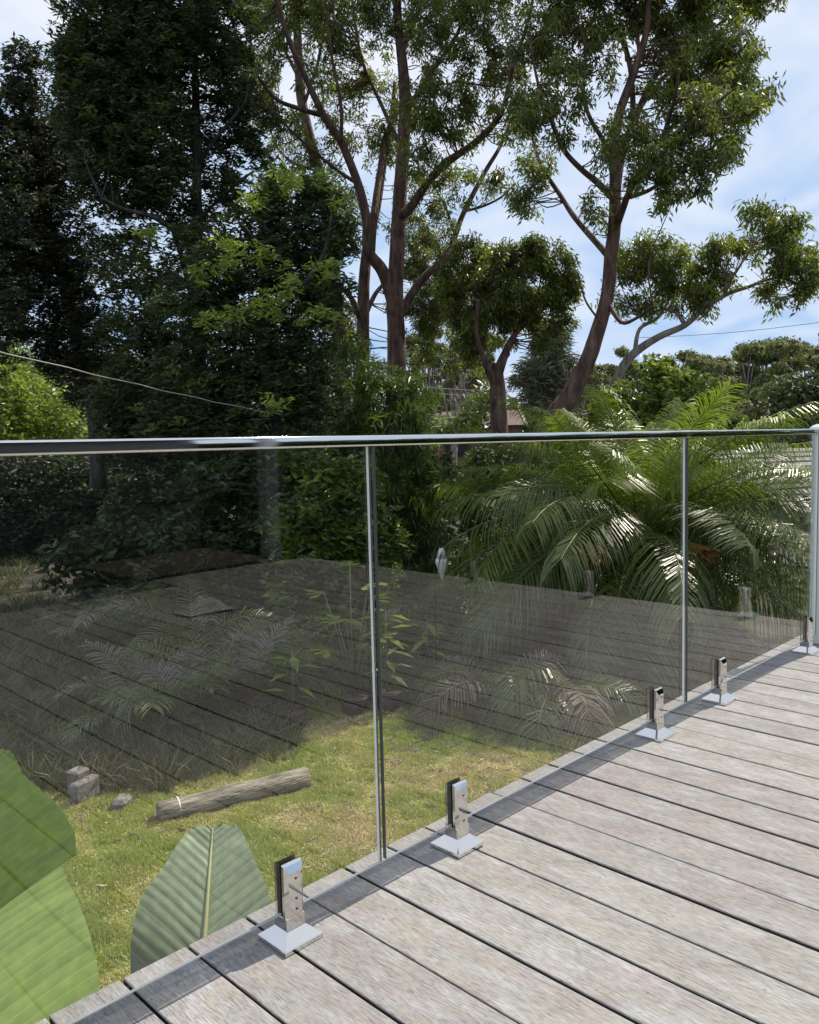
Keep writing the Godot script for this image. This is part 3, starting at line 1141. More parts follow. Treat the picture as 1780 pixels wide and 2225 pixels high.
func build_gums() -> void:
	var gm := gum_meshes()
	var mats := [M.gum_a, M.gum_b, M.gum_c]
	# central gum
	var t := tree("gum_tree", "tall reddish-barked gum whose straight trunk forks above the dark bushes, left of centre", "tree", "tall gum trees behind the deck",
		[[858, 1040, 56], [862, 900, 50], [862, 760, 46], [858, 650, 42], [862, 560, 38], [868, 450, 35], [876, 330, 31], [880, 200, 27], [868, 80, 23], [862, 0, 20], [858, -160, 12], [850, -300, 5]],
		[
			[[0.0, -1.4], [[856, 660, 36], [832, 590, 32], [800, 545, 28], [797, 480, 25], [778, 400, 22], [742, 310, 20], [704, 252, 18], [665, 170, 16], [628, 85, 14], [602, 0, 12], [590, -90, 7]]],
			[[-0.5, -1.6], [[704, 252, 13], [650, 236, 11], [600, 215, 9], [560, 165, 8], [535, 110, 6]]],
			[[0.0, 1.2], [[806, 548, 22], [815, 450, 18], [826, 375, 16], [838, 300, 13], [866, 230, 9]]],
			[[0.0, -2.0], [[866, 470, 26], [890, 454, 24], [928, 398, 22], [967, 356, 20], [1040, 304, 17], [1091, 242, 15], [1112, 155, 12], [1143, 62, 9], [1160, -10, 6]]],
			[[0.2, 1.5], [[866, 690, 24], [915, 610, 20], [967, 562, 17], [988, 516, 15], [1009, 459, 13], [1055, 372, 11], [1086, 320, 9], [1112, 258, 7]]],
			[[1.0, 0.6], [[990, 512, 9], [968, 450, 7], [948, 412, 5], [938, 380, 4]]],
			[[1.2, 1.0], [[1009, 459, 8], [1050, 448, 6], [1090, 428, 5], [1118, 400, 4]]],
			[[0.0, -1.0], [[878, 250, 16], [930, 170, 12], [985, 90, 10], [1010, 30, 8], [1030, -40, 5]]],
			[[0.0, 1.0], [[876, 330, 12], [830, 230, 10], [790, 140, 8], [770, 40, 7], [760, -60, 5]]],
			[[-1.0, -1.4], [[742, 310, 10], [740, 220, 9], [722, 130, 8], [712, 40, 6], [700, -40, 4]]],
			[[0.0, 0.6], [[868, 120, 11], [905, 40, 9], [930, -40, 6]]],
			[[0.0, -0.5], [[778, 400, 10], [720, 360, 8], [650, 300, 6], [600, 250, 5]]],
		], 14.5, M.bark_gum)
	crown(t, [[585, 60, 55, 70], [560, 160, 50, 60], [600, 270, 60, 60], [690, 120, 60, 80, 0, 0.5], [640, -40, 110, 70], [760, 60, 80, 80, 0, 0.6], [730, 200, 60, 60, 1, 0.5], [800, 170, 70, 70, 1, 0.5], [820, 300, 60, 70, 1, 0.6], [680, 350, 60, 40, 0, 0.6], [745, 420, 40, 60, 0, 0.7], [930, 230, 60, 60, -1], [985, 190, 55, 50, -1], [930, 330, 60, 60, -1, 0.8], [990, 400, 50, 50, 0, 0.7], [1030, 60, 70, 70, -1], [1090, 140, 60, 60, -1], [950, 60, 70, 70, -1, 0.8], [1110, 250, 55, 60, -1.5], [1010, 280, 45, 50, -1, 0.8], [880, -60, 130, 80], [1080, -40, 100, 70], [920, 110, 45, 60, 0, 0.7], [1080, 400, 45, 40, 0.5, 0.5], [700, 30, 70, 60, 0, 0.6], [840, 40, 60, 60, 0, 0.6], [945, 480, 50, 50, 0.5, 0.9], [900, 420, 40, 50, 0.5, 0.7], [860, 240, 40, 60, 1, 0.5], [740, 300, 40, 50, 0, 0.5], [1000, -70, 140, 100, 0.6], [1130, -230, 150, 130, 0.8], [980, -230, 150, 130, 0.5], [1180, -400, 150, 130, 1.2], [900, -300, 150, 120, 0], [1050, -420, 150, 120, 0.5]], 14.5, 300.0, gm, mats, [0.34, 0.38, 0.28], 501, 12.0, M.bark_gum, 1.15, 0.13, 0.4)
	# second trunk beside it
	t = tree("gum_tree", "slender dark gum trunk standing close behind the left side of the central gum", "tree", "tall gum trees behind the deck",
		[[775, 1040, 40], [785, 900, 36], [788, 760, 33], [790, 640, 30], [797, 550, 26], [818, 450, 22], [832, 360, 18], [850, 260, 13], [858, 180, 8]],
		[[[0.0, -1.0], [[786, 700, 18], [765, 650, 14], [735, 618, 11], [705, 600, 8]]], [[0.0, 0.8], [[788, 690, 14], [758, 668, 11], [726, 660, 8]]], [[0.0, 1.0], [[792, 690, 13], [815, 640, 11], [836, 615, 9], [852, 600, 7]]]], 16.0, M.bark_gum)
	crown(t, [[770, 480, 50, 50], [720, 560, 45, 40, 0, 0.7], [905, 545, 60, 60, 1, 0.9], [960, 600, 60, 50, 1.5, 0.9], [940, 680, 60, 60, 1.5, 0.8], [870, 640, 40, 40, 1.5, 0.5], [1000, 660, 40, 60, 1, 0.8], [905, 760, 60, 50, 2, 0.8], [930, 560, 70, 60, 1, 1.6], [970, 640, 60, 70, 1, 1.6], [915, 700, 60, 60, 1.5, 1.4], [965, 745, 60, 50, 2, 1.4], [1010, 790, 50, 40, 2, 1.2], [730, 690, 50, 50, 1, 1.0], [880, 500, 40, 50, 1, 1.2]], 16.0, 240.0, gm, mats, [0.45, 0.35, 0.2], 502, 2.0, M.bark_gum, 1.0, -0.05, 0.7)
	# the one behind the bushy tree
	t = tree("gum_tree", "gum with a bare reddish upper trunk rising behind the bright-tipped bushy tree", "tree", "tall gum trees behind the deck",
		[[760, 1040, 40], [735, 700, 34], [712, 480, 30], [700, 400, 28], [676, 310, 26], [655, 215, 24], [648, 110, 21], [642, 0, 18], [630, -150, 10]],
		[[[0.0, 1.0], [[650, 170, 10], [610, 90, 8], [575, 10, 7], [550, -60, 5]]], [[0.0, -1.0], [[660, 230, 9], [690, 140, 8], [705, 60, 7], [735, -20, 5]]], [[0.0, 0.5], [[690, 370, 10], [640, 355, 8], [610, 330, 6], [590, 300, 4]]]], 17.0, M.bark_gum)
	crown(t, [[560, -20, 90, 70], [700, -60, 110, 80], [570, 110, 50, 50, 0, 0.6], [690, 60, 60, 60, 0, 0.5], [630, 330, 50, 40, 0, 0.5]], 17.0, 220.0, gm, mats, [0.45, 0.35, 0.2], 503, 6.0, M.bark_gum, 1.0, -0.05, 0.7)
	# right gum
	t = tree("gum_tree", "tall gum with leaning reddish trunk and spreading crown, right of centre above the palm", "tree", "tall gum trees behind the deck",
		[[1130, 1030, 60], [1185, 935, 54], [1241, 855, 46], [1275, 790, 39], [1294, 735, 36], [1318, 650, 33], [1328, 555, 32], [1335, 490, 32], [1337, 425, 29], [1336, 361, 27], [1336, 310, 24], [1346, 248, 21], [1370, 180, 19], [1390, 119, 17], [1406, 60, 14], [1408, -30, 10], [1410, -140, 5]],
		[
			[[0.0, 1.4], [[1337, 432, 24], [1350, 345, 20], [1374, 270, 19], [1390, 235, 16], [1411, 186, 13], [1452, 129, 11], [1509, 41, 8], [1530, -30, 5]]],
			[[0.3, 1.0], [[1374, 270, 14], [1375, 210, 13], [1370, 150, 12], [1354, 93, 11], [1313, 26, 8], [1290, -40, 5]]],
			[[0.0, -1.6], [[1336, 500, 22], [1352, 458, 18], [1375, 402, 15], [1432, 320, 12], [1452, 260, 10], [1468, 206, 8], [1475, 150, 5]]],
			[[-0.4, -1.2], [[1370, 428, 11], [1411, 413, 9], [1457, 382, 7], [1500, 350, 5]]],
			[[-1.0, -1.8], [[1436, 315, 9], [1500, 268, 8], [1555, 225, 6], [1600, 190, 4]]],
			[[0.0, -1.2], [[1332, 430, 18], [1300, 398, 16], [1267, 371, 14], [1232, 335, 13], [1212, 298, 12], [1198, 262, 10], [1179, 218, 8], [1158, 129, 6], [1150, 60, 4]]],
			[[0.0, 1.2], [[1328, 562, 18], [1308, 540, 16], [1251, 475, 14], [1220, 428, 12], [1174, 356, 10], [1156, 285, 8], [1140, 206, 6]]],
			[[0.0, -0.6], [[1330, 350, 13], [1308, 300, 11], [1284, 260, 10], [1268, 206, 9], [1272, 103, 8], [1246, 26, 6], [1230, -40, 4]]],
			[[0.0, 0.8], [[1390, 119, 10], [1380, 60, 8], [1350, 0, 6], [1330, -60, 4]]],
			[[0.8, 1.5], [[1388, 240, 9], [1440, 170, 8], [1500, 110, 6], [1550, 80, 4]]],
			[[0.0, -0.8], [[1320, 655, 12], [1350, 700, 10], [1385, 690, 8], [1420, 665, 6]]],
			[[-0.2, -0.6], [[1306, 700, 6], [1276, 660, 5], [1262, 620, 4], [1255, 590, 3]]],
		], 11.2, M.bark_gum)
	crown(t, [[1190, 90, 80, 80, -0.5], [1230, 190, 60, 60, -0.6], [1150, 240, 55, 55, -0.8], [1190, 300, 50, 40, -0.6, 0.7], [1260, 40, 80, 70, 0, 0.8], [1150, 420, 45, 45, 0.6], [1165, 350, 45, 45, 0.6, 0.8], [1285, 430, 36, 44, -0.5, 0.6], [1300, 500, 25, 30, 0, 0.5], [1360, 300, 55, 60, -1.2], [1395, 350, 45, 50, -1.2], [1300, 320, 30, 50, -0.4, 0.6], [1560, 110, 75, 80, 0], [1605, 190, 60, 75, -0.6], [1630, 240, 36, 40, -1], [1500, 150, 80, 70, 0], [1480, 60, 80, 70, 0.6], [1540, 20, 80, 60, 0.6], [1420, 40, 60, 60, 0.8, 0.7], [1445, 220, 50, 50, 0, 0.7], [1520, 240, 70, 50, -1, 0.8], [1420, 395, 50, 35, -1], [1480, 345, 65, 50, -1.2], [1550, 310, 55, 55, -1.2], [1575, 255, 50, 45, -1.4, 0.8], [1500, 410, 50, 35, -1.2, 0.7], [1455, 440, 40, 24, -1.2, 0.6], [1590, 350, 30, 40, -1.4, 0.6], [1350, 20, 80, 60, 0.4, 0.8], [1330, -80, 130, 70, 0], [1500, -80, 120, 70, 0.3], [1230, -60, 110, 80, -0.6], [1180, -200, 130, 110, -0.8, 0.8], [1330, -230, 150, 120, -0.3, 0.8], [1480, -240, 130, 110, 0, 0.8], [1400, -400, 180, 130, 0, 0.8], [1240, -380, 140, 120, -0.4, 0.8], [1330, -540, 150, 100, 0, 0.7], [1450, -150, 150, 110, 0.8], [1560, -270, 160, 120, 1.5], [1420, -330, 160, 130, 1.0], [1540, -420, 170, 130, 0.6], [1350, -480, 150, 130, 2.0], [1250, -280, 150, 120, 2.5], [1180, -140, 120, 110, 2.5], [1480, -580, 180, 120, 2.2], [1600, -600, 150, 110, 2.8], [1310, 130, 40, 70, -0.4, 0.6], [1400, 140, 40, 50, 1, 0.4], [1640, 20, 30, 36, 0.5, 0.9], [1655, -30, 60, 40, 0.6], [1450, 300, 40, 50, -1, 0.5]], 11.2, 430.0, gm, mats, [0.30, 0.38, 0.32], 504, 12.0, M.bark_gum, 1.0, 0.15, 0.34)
	# pale limbed gum reaching to the right
	t = tree("gum_tree", "leaning pale-limbed gum stretching leafy branches out to the right sky", "tree", "tall gum trees behind the deck",
		[[1290, 1010, 30], [1322, 880, 26], [1350, 805, 22], [1380, 766, 20], [1432, 732, 17], [1489, 706, 14], [1530, 670, 12], [1581, 639, 10], [1633, 621, 8], [1665, 605, 5]],
		[[[0.0, -0.6], [[1575, 642, 10], [1583, 611, 9], [1600, 590, 7], [1614, 568, 5], [1640, 530, 4]]], [[0.0, 0.6], [[1489, 706, 12], [1470, 680, 9], [1440, 672, 8], [1400, 690, 6]]], [[0.2, 0.8], [[1380, 766, 12], [1390, 715, 9], [1430, 690, 7], [1460, 640, 5]]], [[0.0, -0.5], [[1633, 621, 7], [1680, 605, 5], [1720, 610, 4], [1750, 640, 3]]]], 14.0, M.bark_pale)
	crown(t, [[1370, 570, 55, 50, 0.6], [1420, 560, 55, 55, 0.6], [1470, 590, 45, 55, 0.4], [1420, 650, 55, 40, 0.6, 0.7], [1490, 650, 30, 40, 0.4, 0.8], [1530, 600, 45, 50, 0], [1520, 660, 40, 30, 0, 0.8], [1560, 550, 40, 30, 0], [1600, 530, 45, 28, 0], [1570, 620, 30, 40, 0, 0.7], [1650, 475, 40, 26, -0.4], [1690, 500, 55, 40, -0.4], [1730, 550, 55, 50, -0.5], [1760, 600, 35, 40, -0.5], [1680, 580, 50, 45, -0.4, 0.6], [1720, 640, 40, 26, -0.5, 0.5], [1680, 640, 30, 30, -0.4, 0.5], [1350, 660, 40, 40, 0.6, 0.5]], 14.0, 400.0, gm, mats, [0.24, 0.38, 0.38], 505, 10.0, M.bark_pale, 1.15, 0.10, 0.36)
	# small mid gum
	t = tree("gum_tree", "small round-crowned gum with a forked stump-like trunk, between the two tall gums", "tree", "tall gum trees behind the deck",
		[[1088, 1000, 50], [1085, 930, 45], [1082, 860, 39], [1080, 815, 34], [1082, 790, 26]],
		[[[0.0, -0.4], [[1082, 850, 26], [1060, 800, 20], [1046, 762, 15], [1035, 720, 12], [1040, 650, 8]]], [[0.0, 0.4], [[1082, 810, 30], [1098, 768, 20], [1120, 725, 15], [1138, 690, 12], [1170, 630, 8]]], [[0.0, 0.0], [[1050, 770, 10], [1060, 700, 9], [1080, 630, 7], [1100, 580, 5]]], [[0.3, 0.8], [[1120, 725, 9], [1160, 690, 7], [1200, 650, 5]]]], 14.0, M.bark_gum)
	crown(t, [[1130, 560, 60, 36], [1190, 565, 50, 40], [1085, 585, 50, 40], [1060, 640, 45, 45], [1140, 640, 70, 50], [1215, 620, 40, 50], [1240, 660, 24, 40], [1160, 540, 36, 20], [1030, 700, 30, 50], [1015, 770, 26, 40, 0.3, 0.8], [1190, 735, 40, 26], [1060, 740, 26, 30, 0, 0.7], [1230, 720, 20, 30, 0, 0.6], [975, 640, 30, 50, 0.4, 0.8], [1000, 590, 40, 36, 0.5], [1100, 700, 60, 50, 0.4], [1180, 690, 50, 35, 0.4, 0.8], [1030, 560, 50, 45, 0.6], [1020, 640, 50, 60, 0.8], [1020, 720, 40, 50, 0.8, 0.7], [1235, 600, 30, 40, 0, 0.8]], 14.0, 560.0, gm, mats, [0.38, 0.37, 0.25], 506, 12.0, M.bark_gum, 1.15, 0.15, 0.42)


func build_dark_trees() -> void:
	var rm := [spray(0, 17, 0.105, 0.028, 0.11, 61), spray(0, 14, 0.095, 0.026, 0.10, 62)]
	var dk := [M.dark_a, M.dark_b, M.dark_c]
	var t := tree("evergreen_tree", "shadowy dark evergreen with sky-pierced foliage, at the far left", "tree", "dense evergreen trees at the left",
		[[215, 1060, 40], [205, 900, 34], [160, 700, 28], [105, 480, 22], [75, 300, 15], [62, 150, 8]],
		[[[0.0, 0.8], [[155, 690, 16], [190, 640, 11], [220, 600, 7]]], [[0.0, -0.8], [[122, 560, 14], [50, 480, 10], [-30, 430, 7]]], [[0.0, 0.5], [[95, 420, 11], [130, 340, 8], [170, 290, 5]]]], 13.5, M.bark_grey)
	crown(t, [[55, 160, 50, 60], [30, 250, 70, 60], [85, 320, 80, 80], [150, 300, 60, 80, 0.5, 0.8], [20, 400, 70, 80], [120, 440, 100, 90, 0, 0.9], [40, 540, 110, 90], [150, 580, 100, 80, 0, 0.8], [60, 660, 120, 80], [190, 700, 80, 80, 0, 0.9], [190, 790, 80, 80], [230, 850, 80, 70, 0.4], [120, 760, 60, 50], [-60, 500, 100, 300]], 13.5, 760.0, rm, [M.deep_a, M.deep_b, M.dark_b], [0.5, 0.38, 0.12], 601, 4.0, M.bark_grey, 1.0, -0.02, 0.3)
	t = tree("evergreen_tree", "tallest dark evergreen filling the upper left, its thin grey trunk showing", "tree", "dense evergreen trees at the left",
		[[440, 1060, 40], [436, 900, 36], [432, 700, 30], [430, 520, 26], [428, 428, 23], [427, 300, 20], [424, 160, 16], [415, 20, 12], [400, -150, 8], [390, -320, 4]],
		[[[0.0, -1.0], [[432, 640, 18], [410, 540, 16], [375, 500, 13], [330, 470, 11], [270, 455, 9], [220, 430, 7]]], [[0.0, 1.0], [[430, 700, 15], [400, 580, 12], [370, 480, 9], [330, 410, 7]]], [[0.0, -1.0], [[428, 360, 12], [470, 300, 9], [520, 240, 7], [550, 200, 4]]], [[0.0, 0.5], [[427, 300, 12], [370, 220, 9], [300, 150, 7], [240, 110, 4]]], [[0.0, 0.0], [[428, 480, 10], [480, 430, 8], [540, 380, 6], [590, 350, 4]]]], 12.5, M.bark_grey)
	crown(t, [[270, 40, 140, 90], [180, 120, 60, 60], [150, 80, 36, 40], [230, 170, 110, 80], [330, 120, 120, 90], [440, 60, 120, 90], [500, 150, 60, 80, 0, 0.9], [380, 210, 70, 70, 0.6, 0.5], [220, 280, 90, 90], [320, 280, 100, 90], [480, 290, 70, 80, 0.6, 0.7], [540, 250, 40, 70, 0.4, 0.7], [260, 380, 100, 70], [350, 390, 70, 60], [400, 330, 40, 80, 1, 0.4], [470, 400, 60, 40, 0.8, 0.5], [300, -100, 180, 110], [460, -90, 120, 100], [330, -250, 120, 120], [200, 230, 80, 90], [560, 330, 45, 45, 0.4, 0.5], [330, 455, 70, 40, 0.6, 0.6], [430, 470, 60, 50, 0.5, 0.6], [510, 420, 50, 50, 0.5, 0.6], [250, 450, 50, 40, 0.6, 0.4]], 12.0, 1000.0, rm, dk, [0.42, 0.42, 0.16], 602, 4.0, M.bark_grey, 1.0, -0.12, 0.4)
	t = tree("evergreen_tree", "bushy evergreen with bright yellow-green leaf tips, in front of the tallest one", "tree", "dense evergreen trees at the left",
		[[600, 1060, 44], [590, 900, 40], [570, 760, 34], [575, 620, 24], [590, 500, 14], [600, 420, 8]],
		[[[0.0, -0.8], [[572, 720, 20], [640, 640, 14], [700, 560, 9], [720, 470, 5]]], [[0.0, 0.4], [[572, 720, 20], [500, 650, 14], [440, 600, 9], [420, 540, 5]]], [[0.0, -0.8], [[580, 600, 14], [560, 540, 10], [530, 490, 6]]], [[0.0, 1.0], [[540, 830, 16], [430, 760, 12], [330, 700, 8]]]], 10.5, M.bark_grey)
	var low := [[620, 420, 75, 60], [690, 430, 55, 55], [560, 500, 80, 60], [650, 520, 90, 70], [720, 530, 50, 70], [490, 580, 80, 70], [590, 610, 110, 80], [690, 640, 80, 80], [430, 540, 70, 60, 0.8, 0.9], [430, 670, 100, 80], [540, 720, 120, 90], [660, 750, 90, 90], [330, 620, 80, 80, 1.0, 0.8], [330, 740, 110, 90, 1.0], [440, 820, 120, 80], [570, 850, 110, 80], [680, 860, 80, 80], [300, 860, 110, 70, 1.0], [270, 940, 80, 60, 1.0, 1.0], [250, 560, 60, 70, 1.5, 0.5], [300, 520, 40, 40, 1.5, 0.5], [400, 930, 110, 80], [540, 960, 120, 90]]
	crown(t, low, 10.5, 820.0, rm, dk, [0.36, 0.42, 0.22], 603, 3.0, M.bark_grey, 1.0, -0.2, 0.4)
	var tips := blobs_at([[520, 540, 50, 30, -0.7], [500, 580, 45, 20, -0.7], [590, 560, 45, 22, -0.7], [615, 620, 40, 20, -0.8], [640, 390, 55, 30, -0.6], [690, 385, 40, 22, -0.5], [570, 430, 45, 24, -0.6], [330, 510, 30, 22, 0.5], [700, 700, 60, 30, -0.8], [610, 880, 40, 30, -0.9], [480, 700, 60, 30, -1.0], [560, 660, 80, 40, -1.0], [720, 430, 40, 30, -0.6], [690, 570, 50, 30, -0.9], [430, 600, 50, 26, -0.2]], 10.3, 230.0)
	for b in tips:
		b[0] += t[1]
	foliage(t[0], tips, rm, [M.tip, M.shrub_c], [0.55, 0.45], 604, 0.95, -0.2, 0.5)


func shrub(called: String, label: String, category: String, group: String, foot: Vector3, list: Array, depth: float, density: float, meshes: Array, mats: Array, shares: Array, s: int, scale := 1.0, gap := -0.2, gap_size := 0.5, stem_mat: Material = null) -> Node3D:
	var root := thing(called, label, category, foot, group)
	var bl := blobs_at(list, depth, density)
	var st := fresh(true)
	for b in bl:
		b[0] -= foot
		var p: Vector3 = b[0]
		var cv := smoothed([[Vector3(p.x * 0.15, 0.0, p.z * 0.15), 0.025], [p * Vector3(0.4, 0.5, 0.4), 0.018], [p, 0.007]], 3)
		add_tube(st, cv[0], cv[1], 5, false)
	put("stems", done(st), stem_mat if stem_mat else M.bark_grey, root).set_meta("kind", "stuff")
	var skirts := []
	for b in bl:
		var q: Vector3 = b[0]
		if q.y - b[1].y > 0.15 and q.y - b[1].y < 1.7:
			skirts.append([Vector3(q.x, (q.y - b[1].y) * 0.5 + 0.1, q.z), Vector3(b[1].x * 0.95, (q.y - b[1].y) * 0.5 + 0.2, b[1].z * 0.95), int(b[2] * 0.8)])
	foliage(root, bl + skirts, meshes, mats, shares, s, scale, gap, gap_size, 0.4)
	return root


func foot_at(px: float, d: float) -> Vector3:
	var p := at(px, 1000, d)
	return Vector3(p.x, ground_height(p.x, p.z) - 0.02, p.z)


func build_shrubs() -> void:
	var small := [spray(2, 16, 0.075, 0.036, 0.11, 71), spray(2, 13, 0.07, 0.032, 0.10, 72)]
	var broad := [spray(0, 12, 0.16, 0.055, 0.12, 73), spray(2, 11, 0.13, 0.06, 0.12, 74)]
	var bamboo := [spray(1, 18, 0.14, 0.02, 0.14, 75), spray(0, 16, 0.14, 0.02, 0.12, 76)]
	var sh := [M.shrub_a, M.shrub_b, M.shrub_c]
	shrub("clipped_hedge", "long dark hedge seen through the left glass panel", "hedge", "", foot_at(200, 19.0), [[-60, 1050, 120, 68], [60, 1050, 120, 66], [180, 1050, 110, 66], [300, 1060, 110, 70], [410, 1070, 100, 70], [-60, 1110, 120, 50], [80, 1110, 120, 50], [220, 1120, 120, 50], [360, 1120, 120, 60], [-40, 1150, 120, 36], [90, 1145, 120, 36], [220, 1150, 120, 36]], 19.0, 420.0, small, [M.deep_a, M.deep_b, M.shrub_a], [0.35, 0.35, 0.3], 701, 1.7, -0.4)
	shrub("understory_bush", "low dark bushes growing below the evergreens behind the hedge", "shrub", "", foot_at(450, 13.5), [[240, 1190, 80, 60, -2.0], [160, 1215, 60, 40, -2.2], [330, 1180, 90, 70, -2.0], [430, 1190, 90, 60, -2.2], [300, 1100, 90, 60], [420, 1030, 130, 90], [580, 1030, 130, 90], [740, 1040, 130, 90], [900, 1050, 120, 80], [480, 960, 120, 60], [640, 960, 120, 60], [330, 970, 120, 50]], 13.5, 260.0, broad, [M.dark_a, M.dark_b, M.shrub_a], [0.45, 0.35, 0.2], 714, 1.1, -0.4)
	shrub("sunlit_shrub", "sunlit yellow-green shrub rising behind the hedge at the left edge", "shrub", "", foot_at(60, 22.5), [[40, 860, 90, 60], [-20, 790, 60, 60], [110, 910, 80, 50], [160, 940, 50, 30], [30, 930, 120, 50], [-60, 880, 100, 100]], 22.5, 130.0, small, [M.lime_a, M.lime_b, M.shrub_c], [0.4, 0.35, 0.25], 702, 2.0, -0.3)
	shrub("pale_wattle", "pale feathery grey-green bush half hidden above the sunlit shrub", "shrub", "", foot_at(20, 26.0), [[20, 780, 60, 50], [30, 830, 50, 40], [360, 880, 40, 60], [-40, 800, 60, 60]], 26.0, 120.0, bamboo, [M.olive_a, M.lime_a], [0.6, 0.4], 703, 2.0, -0.3)
	shrub("leafy_shrub", "dense bright leafy shrub behind the glass, just left of the first joint", "shrub", "leafy shrubs below the gums", foot_at(730, 9.0), [[720, 1050, 70, 60], [660, 1010, 60, 50, 0.3], [790, 1040, 50, 50], [700, 1120, 90, 60], [780, 1120, 80, 70], [640, 1150, 80, 60], [760, 1190, 90, 40], [830, 1170, 60, 50], [670, 1200, 80, 30]], 9.0, 495.0, broad, sh, [0.38, 0.38, 0.24], 704, 0.72, -0.2, 0.4)
	shrub("leafy_shrub", "dark shaded shrub below the bushy evergreen, left of the bright one", "shrub", "leafy shrubs below the gums", foot_at(520, 10.0), [[520, 1040, 100, 80], [430, 1100, 80, 80], [580, 1110, 80, 80], [500, 1160, 120, 60], [380, 1170, 90, 50], [600, 1190, 70, 40]], 10.0, 390.0, broad, [M.dark_a, M.dark_b, M.shrub_a], [0.4, 0.4, 0.2], 705, 0.75, -0.25, 0.5)
	shrub("bamboo_clump", "soft fresh-green bamboo-like clump below the central gum trunk", "shrub", "", foot_at(860, 12.0), [[800, 830, 70, 60], [860, 850, 70, 60], [910, 880, 50, 50], [760, 760, 40, 50, 1.0], [830, 920, 80, 50], [900, 950, 60, 60], [870, 1030, 90, 60], [930, 1060, 70, 70], [890, 1120, 70, 50], [750, 900, 70, 60]], 12.0, 390.0, bamboo, [M.shrub_a, M.shrub_b, M.shrub_c], [0.45, 0.37, 0.18], 706, 1.1, -0.25, 0.5)
	shrub("golden_shrub", "small yellow-topped shrub beside the gum trunks", "shrub", "", foot_at(748, 18.0), [[752, 730, 36, 24], [745, 770, 40, 40]], 18.0, 220.0, small, [M.lime_a, M.lime_b], [0.5, 0.5], 707, 1.8, -0.3)
	shrub("bright_shrub", "bright yellow-green leafy shrub rising behind the palm at the right", "shrub", "", foot_at(1460, 12.0), [[1390, 860, 60, 50], [1340, 900, 50, 50], [1460, 870, 70, 50], [1530, 890, 60, 40], [1580, 920, 40, 30], [1430, 810, 50, 40], [1500, 920, 90, 50], [1390, 940, 90, 50], [1480, 830, 40, 30], [1540, 850, 30, 30]], 12.5, 375.0, broad, [M.lime_a, M.lime_b, M.shrub_b], [0.4, 0.3, 0.3], 708, 0.8, -0.1, 0.5)
	shrub("dark_bush", "round dark bush below the distant gums at the right", "shrub", "", foot_at(1730, 30.0), [[1720, 870, 60, 40], [1770, 850, 50, 40], [1690, 900, 50, 30], [1740, 910, 80, 40]], 30.0, 60.0, small, [M.dark_a, M.dark_b], [0.5, 0.5], 709, 3.4, -0.3, 2.0)
	shrub("leafy_shrub", "low grey-green bush beside the far brick house", "shrub", "leafy shrubs below the gums", foot_at(1030, 26.0), [[1040, 900, 40, 40], [1000, 930, 60, 30], [950, 940, 60, 24], [1060, 860, 30, 40]], 26.0, 80.0, small, [M.far_b, M.shrub_b, M.lime_a], [0.4, 0.35, 0.25], 710, 2.8, -0.3, 1.0)
	shrub("leafy_shrub", "dark shrub hiding the ground behind the big palm", "shrub", "leafy shrubs below the gums", foot_at(1330, 11.5), [[1100, 1010, 110, 60], [1200, 1040, 100, 60], [1320, 1060, 120, 60], [1450, 1060, 110, 60], [1250, 1120, 120, 50], [1400, 1140, 120, 50], [1040, 1100, 80, 70]], 11.5, 330.0, broad, [M.dark_a, M.shrub_a, M.shrub_b], [0.45, 0.35, 0.2], 711, 0.8, -0.25, 0.6)
	# the hedge along the far side of the house, mirrored in the right pane
	shrub("clipped_hedge", "hedge beyond the far side of the deck, seen mirrored in the right glass", "hedge", "", Vector3(6.6, GARDEN, 4.0), [], 9.0, 1.0, small, sh, [0.5, 0.3, 0.2], 712)
	var bl := []
	for k in 11:
		for y in [0.45, 1.3, 2.0]:
			bl.append([Vector3(0.0, y, -2.3 + k * 1.15), Vector3(0.6, 0.6, 0.85), 420])
	foliage(get_node("clipped_hedge_001"), bl, small, [M.dark_a, M.shrub_a, M.shrub_b], [0.4, 0.35, 0.25], 713, 1.5, -0.4)


